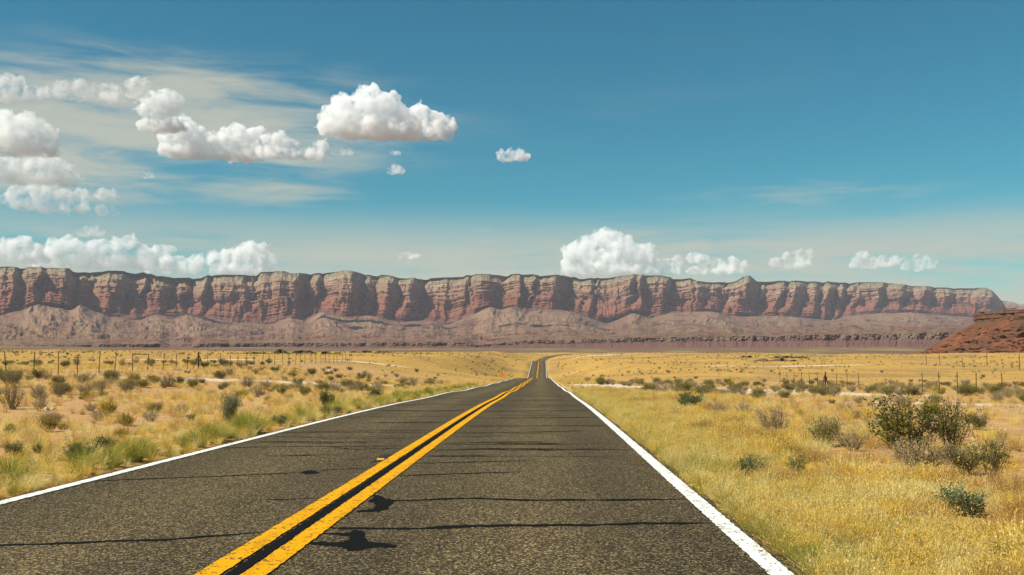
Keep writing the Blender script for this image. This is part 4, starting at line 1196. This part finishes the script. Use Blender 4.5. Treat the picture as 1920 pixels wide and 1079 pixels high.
A = np.concatenate(A); sc_ = np.random.default_rng(1).uniform(0.6, 1.15, len(A)) * 0.95 * (0.6 + 0.75 * lum(A[:, 0], A[:, 1], 1.6, 6)) * (0.55 + 0.45 * sstep(4.3, 5.6, A[:, 0] - road_x(A[:, 1])))
tone_ = fbm(A[:, 0] / 1.5, A[:, 1] / 2.2, 11, 3) + 0.16 * np.random.default_rng(8).normal(size=len(A))
pk = np.where(tone_ < -0.17, 9, np.where(tone_ > 0.19, 3, 0))
pk = np.where(np.random.default_rng(9).uniform(size=len(A)) < 0.03 + 0.12 * (fbm(A[:, 0] / 2.5, A[:, 1] / 3, 21, 3) > 0.25), 6, pk) + np.random.default_rng(10).integers(0, 3, len(A))
red_ = np.hypot(A[:, 0] - 4.75, (A[:, 1] - 11.6) * 0.6)      # worn patch of red soil
keep_ = red_ > 0.28 + 0.25 * fbm(A[:, 0] * 3, A[:, 1] * 2, 1, 2)
scatter('golden_grass', TUFT['gold'] + TUFT['pale'] + TUFT['green'] + TUFT['brown'], A[keep_], sc_[keep_], 'thick golden dry grass along the road verge', pick=pk[keep_])
Bp = np.concatenate([area_pts(7500, 3, 5.5, 60, 3.80, 5.4, lambda x, y, o: 0.25 + 0.75 * lum(x, y, 1.2, 3), 1.5),
                     area_pts(4500, 4, 8, 110, -6.4, -3.62, lambda x, y, o: 0.2 + 0.6 * lum(x, y, 1.5, 3), 1.5)])
scatter('verge_grass', TUFT['green'] + TUFT['pale'] + TUFT['gold'], Bp, np.random.default_rng(2).uniform(0.35, 0.85, len(Bp)), 'short mixed green and bleached grass lining the asphalt')
Cp = np.concatenate([area_pts(30000, 5, 9, 110, -60, -4.6, lambda x, y, o: np.clip(lum(x, y, 4, 5) - 0.18, 0, 1) * (np.abs(x) < y * 0.62), 1.2),
                     area_pts(14000, 6, 9, 110, 6, 60, lambda x, y, o: np.clip(lum(x, y, 4, 5) - 0.22, 0, 1) * (np.abs(x) < y * 0.55), 1.2),
                     area_pts(14000, 7, 90, 420, -180, 170, lambda x, y, o: (np.abs(o) > 4.6) * (0.3 + 0.7 * lum(x, y, 18, 5)), 1.3)])
scatter('field_grass', TUFT['brown'] + TUFT['gold'] + TUFT['pale'], Cp, np.random.default_rng(3).uniform(0.5, 1.2, len(Cp)), 'sparse straw-coloured grass over the sandy field')
# far brush on the golden plateau: a mass of dots
far_pts = area_pts(48000, 8, 150, 1050, -520, 480, lambda x, y, o: (np.abs(o) > 8) * (np.abs(x) < 0.62 * y) * np.clip(lum(x, y, 60, 2) - 0.1, 0, 1) * (1 - 0.0 * y) * (np.hypot(x, y) > 235), 1.1)
far_sets = [shrub(seed=300 + i, h=0.5, rad=0.5, stems=14, twigs=5, leaves=5, lsize=0.10, lasp=1.8, stem_r=0.01, leaf_from=0.1)[1] for i in range(3)]
for i, m_ in enumerate(far_sets):
    m_.materials.append((L_grey, L_olive, L_grey)[i])
scatter('distant_scrub', far_sets, far_pts, np.random.default_rng(4).uniform(0.0, 1.0, len(far_pts)) ** 3 * 1.0 + 0.25, 'distant dark scrub dotting the golden plateau')['category'] = 'scrub'
# loose stones on the sand
m_peb = rockmat('sand_pebbles', (0.30, 0.19, 0.12), (0.45, 0.31, 0.21), (0.58, 0.46, 0.35), 0.15, 6)
peb = [rock_mesh('pebble', 40 + i, 1) for i in range(3)]
for m_ in peb:
    m_.materials.append(m_peb)
pp = np.concatenate([area_pts(7000, 9, 8, 60, -26, -3.9, lambda x, y, o: np.clip(1.1 - lum(x, y, 5, 5), 0, 1) * (np.abs(x) < y * 0.62), 1.5),
                     area_pts(4000, 10, 8, 60, 3.95, 26, lambda x, y, o: np.where(o < 4.5, 1.0, np.clip(0.9 - lum(x, y, 5, 5), 0, 1)) * (np.abs(x) < y * 0.6), 1.5)])
scatter('gravel', peb, pp, np.random.default_rng(5).uniform(0.4, 1.0, len(pp)) ** 2.5 * 0.05 + 0.008, 'loose pinkish gravel on bare sand')['category'] = 'gravel'

# pink and white litter snagged in the dark bush
X, Y, Z = hit(1785, 858)
d_ = math.hypot(X, Y)
c0 = at_distance(1743, 797, d_ - 0.45)
rg = np.random.default_rng(31)
n = 9
uu, vv_ = np.meshgrid(np.linspace(-1, 1, n), np.linspace(-1, 1, n))
xx = uu * 0.085 + 0.03 * fbm(uu * 2, vv_ * 2, 1, 3); zz_ = vv_ * 0.06 + 0.05 * fbm(uu * 2, vv_ * 2, 5, 3); yy_ = 0.08 * fbm(uu * 2.3, vv_ * 2.3, 9, 3)
m_lit, g, b = material('faded_pink_plastic', rough=0.5, spec=0.4)
g.put(b.inputs['Base Color'], g.ramp(g.noise(g.pos(), 9, 2), [(0.42, (0.75, 0.30, 0.27)), (0.55, (0.82, 0.72, 0.68))]))
lit = new_obj('litter', mesh_np('litter', np.stack([xx, yy_, zz_], -1), grid_faces(n, n)), None, m_lit)
lit.location = c0
md = lit.modifiers.new('thickness', 'SOLIDIFY'); md.thickness = 0.004
tag(lit, 'crumpled pink and white plastic litter snagged in a dark bush', 'litter')

# ------------------------------------------------------------------ wire fences
m_post, g, b = material('weathered_post_wood', rough=0.9)
g.put(b.inputs['Base Color'], g.ramp(g.noise(g.vmul(g.pos(), (8, 8, 1)), 3, 3), [(0.3, (0.05, 0.036, 0.024)), (0.7, (0.11, 0.08, 0.052))]))
m_wire, g, b = material('rusty_wire', (0.10, 0.07, 0.05), 0.6)
b.inputs['Metallic'].default_value = 0.4


def cyl(r0, r1, h, sides=7, jig=0.0):
    ts = np.linspace(0, 1, 5); p = np.stack([jig * np.sin(ts * 5), jig * np.cos(ts * 4) - jig, -0.3 + (h + 0.3) * ts], -1)
    V, Fc = tubes([(p, r0 + (r1 - r0) * ts)], sides)
    n = len(V)
    me = bpy.data.meshes.new('post')
    me.from_pydata(V.tolist(), [], Fc.tolist() + [list(range(n - sides, n))])
    return me
POSTS = [cyl(0.030, 0.026, 1.42, jig=j) for j in (0.0, 0.015, -0.02)]
BRACE = cyl(0.065, 0.06, 1.5)
for m_ in POSTS + [BRACE]:
    m_.materials.append(m_post)


def rod(name, a, c, r, parent, mat, sides=6):
    a, c = np.array(a, float), np.array(c, float)
    V, Fc = tubes([(np.linspace(a, c, 3), np.array([r, r, r]))], sides)
    return new_obj(name, mesh_np(name, V, Fc), parent, mat)


def fence(X, y0, y1, step, braces, rails, label, hgt=1.42):
    f = empty('wire_fence', (X, y0, float(land(X, y0))))
    inv_ = Matrix.Translation(-f.location)
    ys_ = []
    y = y0
    i = 0
    rg = np.random.default_rng(int(abs(X) * 10))
    while y < y1:
        xx_ = X + rg.normal() * 0.06
        z = float(land(xx_, y))
        o = new_obj('post', BRACE if i in braces else POSTS[i % 3], f)
        o.matrix_parent_inverse = inv_
        o.location = (xx_, y, z); o.rotation_euler = (rg.normal() * 0.025, rg.normal() * 0.025, rg.uniform(0, 6)); o.scale = (1, 1, rg.uniform(0.94, 1.05))
        if i in braces:
            for sg in (-1, 1):
                r_ = rod('brace_strut', (xx_ + sg * 0.04, y, z + 1.2), (xx_ + sg * 0.42, y + sg * 0.35, z - 0.1), 0.04, f, m_post); r_.matrix_parent_inverse = inv_
        ys_.append((xx_, y, z)); y += step * rg.uniform(0.95, 1.05); i += 1
    for k in rails:
        a, c = ys_[k], ys_[k + 1]
        r_ = rod('brace_rail', (a[0], a[1], a[2] + 1.3), (c[0], c[1], c[2] + 1.3), 0.03, f, m_post); r_.matrix_parent_inverse = inv_
    for hh in (0.4, 0.7, 1.0, 1.28):
        p = []
        for a, c in zip(ys_[:-1], ys_[1:]):
            for t in (0, 0.5):
                p.append((a[0] + (c[0] - a[0]) * t, a[1] + (c[1] - a[1]) * t, a[2] + (c[2] - a[2]) * t + hh - (0.03 if t else 0)))
        p.append((ys_[-1][0], ys_[-1][1], ys_[-1][2] + hh))
        V, Fc = tubes([(np.array(p), np.full(len(p), 0.004))], 3)
        w = new_obj('wire', mesh_np('wire', V, Fc), f, m_wire); w.matrix_parent_inverse = inv_
    return tag(f, label, 'fence')
fence(-30.7, 54.4, 166, 2.95, {12}, {7}, 'post and wire fence with a braced post beyond grey brush')
fence(25.9, 52.2, 72, 3.0, set(), set(), 'short stretch of taller rusty posts and wire below the red mesa', 1.5)
fence(25.9, 84.5, 112, 3.0, {3}, set(), 'wire fence with a tripod-braced post across the golden field')

# tall thin poles out on the field
m_pole, g, b = material('grey_pole_wood', (0.13, 0.095, 0.06), 0.9)
for x_, yt, yb, lab in ((1851, 655, 687, 'tallest thin wooden pole standing before the red mesa'), (1912, 667, 695, 'thin wooden pole standing past the tallest one, toward the mesa cap'),
                        (1737, 658, 684, 'thin wooden pole at the toe of the mesa slope'), (1805, 673, 688, 'short thin pole between the tallest pole and the mesa toe'),
                        (1762, 667, 684, 'short thin pole next to the pole at the mesa toe')):
    X, Y, Z = hit(x_, yb)
    d_ = math.hypot(X, Y); h = (yb - yt) / F * d_
    V, Fc = tubes([(np.stack([np.zeros(4), np.zeros(4), np.linspace(-0.4, h, 4)], -1), np.linspace(0.11, 0.08, 4))], 7)
    o = new_obj('pole', mesh_np('pole', V, Fc), None, m_pole); o.location = (X, Y, Z)
    tag(o, lab, 'pole', 'thin poles on the far field')

# orange diamond sign past the crest
m_or, g, b = material('orange_sign_sheeting', (0.85, 0.20, 0.015), 0.45, 0.4)
m_leg, g, b = material('dark_sign_steel', (0.04, 0.04, 0.038), 0.6)
X, Y = float(road_x(250)) - 8.0, 250.0
Z = float(land(X, Y))
sg = empty('road_sign', (X, Y, Z))
tag(sg, 'orange diamond warning sign on a low stand by the road', 'road sign')
bm = bmesh.new()
ln = [(0, -0.6), (0.6, 0), (0, 0.6), (-0.6, 0)]
fr = [bm.verts.new((a, -0.02, 0.95 + c)) for a, c in ln]; bk = [bm.verts.new((a, 0.02, 0.95 + c)) for a, c in ln]
bm.faces.new(fr); bm.faces.new(bk[::-1])
for i in range(4):
    bm.faces.new((fr[i], bk[i], bk[(i + 1) % 4], fr[(i + 1) % 4]))
me = bpy.data.meshes.new('sign_panel'); bm.to_mesh(me); bm.free()
new_obj('sign_panel', me, sg, m_or)
rod('mast', (0, 0.05, 0.25), (0, 0.05, 1.5), 0.025, sg, m_leg)
for a in (0.8, 2.3, 3.9, 5.5):
    rod('leg', (0, 0.05, 0.35), (0.7 * math.cos(a), 0.05 + 0.7 * math.sin(a), -0.05), 0.025, sg, m_leg)

# ------------------------------------------------------------------ haze
hz = bpy.data.meshes.new('haze')
bm = bmesh.new()
bmesh.ops.create_cube(bm, size=1.0)
bm.to_mesh(hz); bm.free()
m_haze = bpy.data.materials.new('desert_haze'); m_haze.use_nodes = True
nt = m_haze.node_tree; nt.nodes.clear()
pv = nt.nodes.new('ShaderNodeVolumePrincipled')
pv.inputs['Color'].default_value = (0.78, 0.80, 0.95, 1); pv.inputs['Density'].default_value = 2.1e-5
mo = nt.nodes.new('ShaderNodeOutputMaterial'); nt.links.new(pv.outputs[0], mo.inputs['Volume'])
ho = new_obj('haze', hz, None, m_haze)
zlo, zhi = float(PT[..., 2].min()), float(PT[..., 2].max())
zlo = min(zlo, float(gz.min())) - 3
zhi += 30
assert zhi < BASE_ALT - 150
ho.location = (0, 0, (zlo + zhi) / 2); ho.scale = (36000, 36000, zhi - zlo)
tag(ho, 'thin bluish desert haze over the distance', 'haze', None, 'stuff')
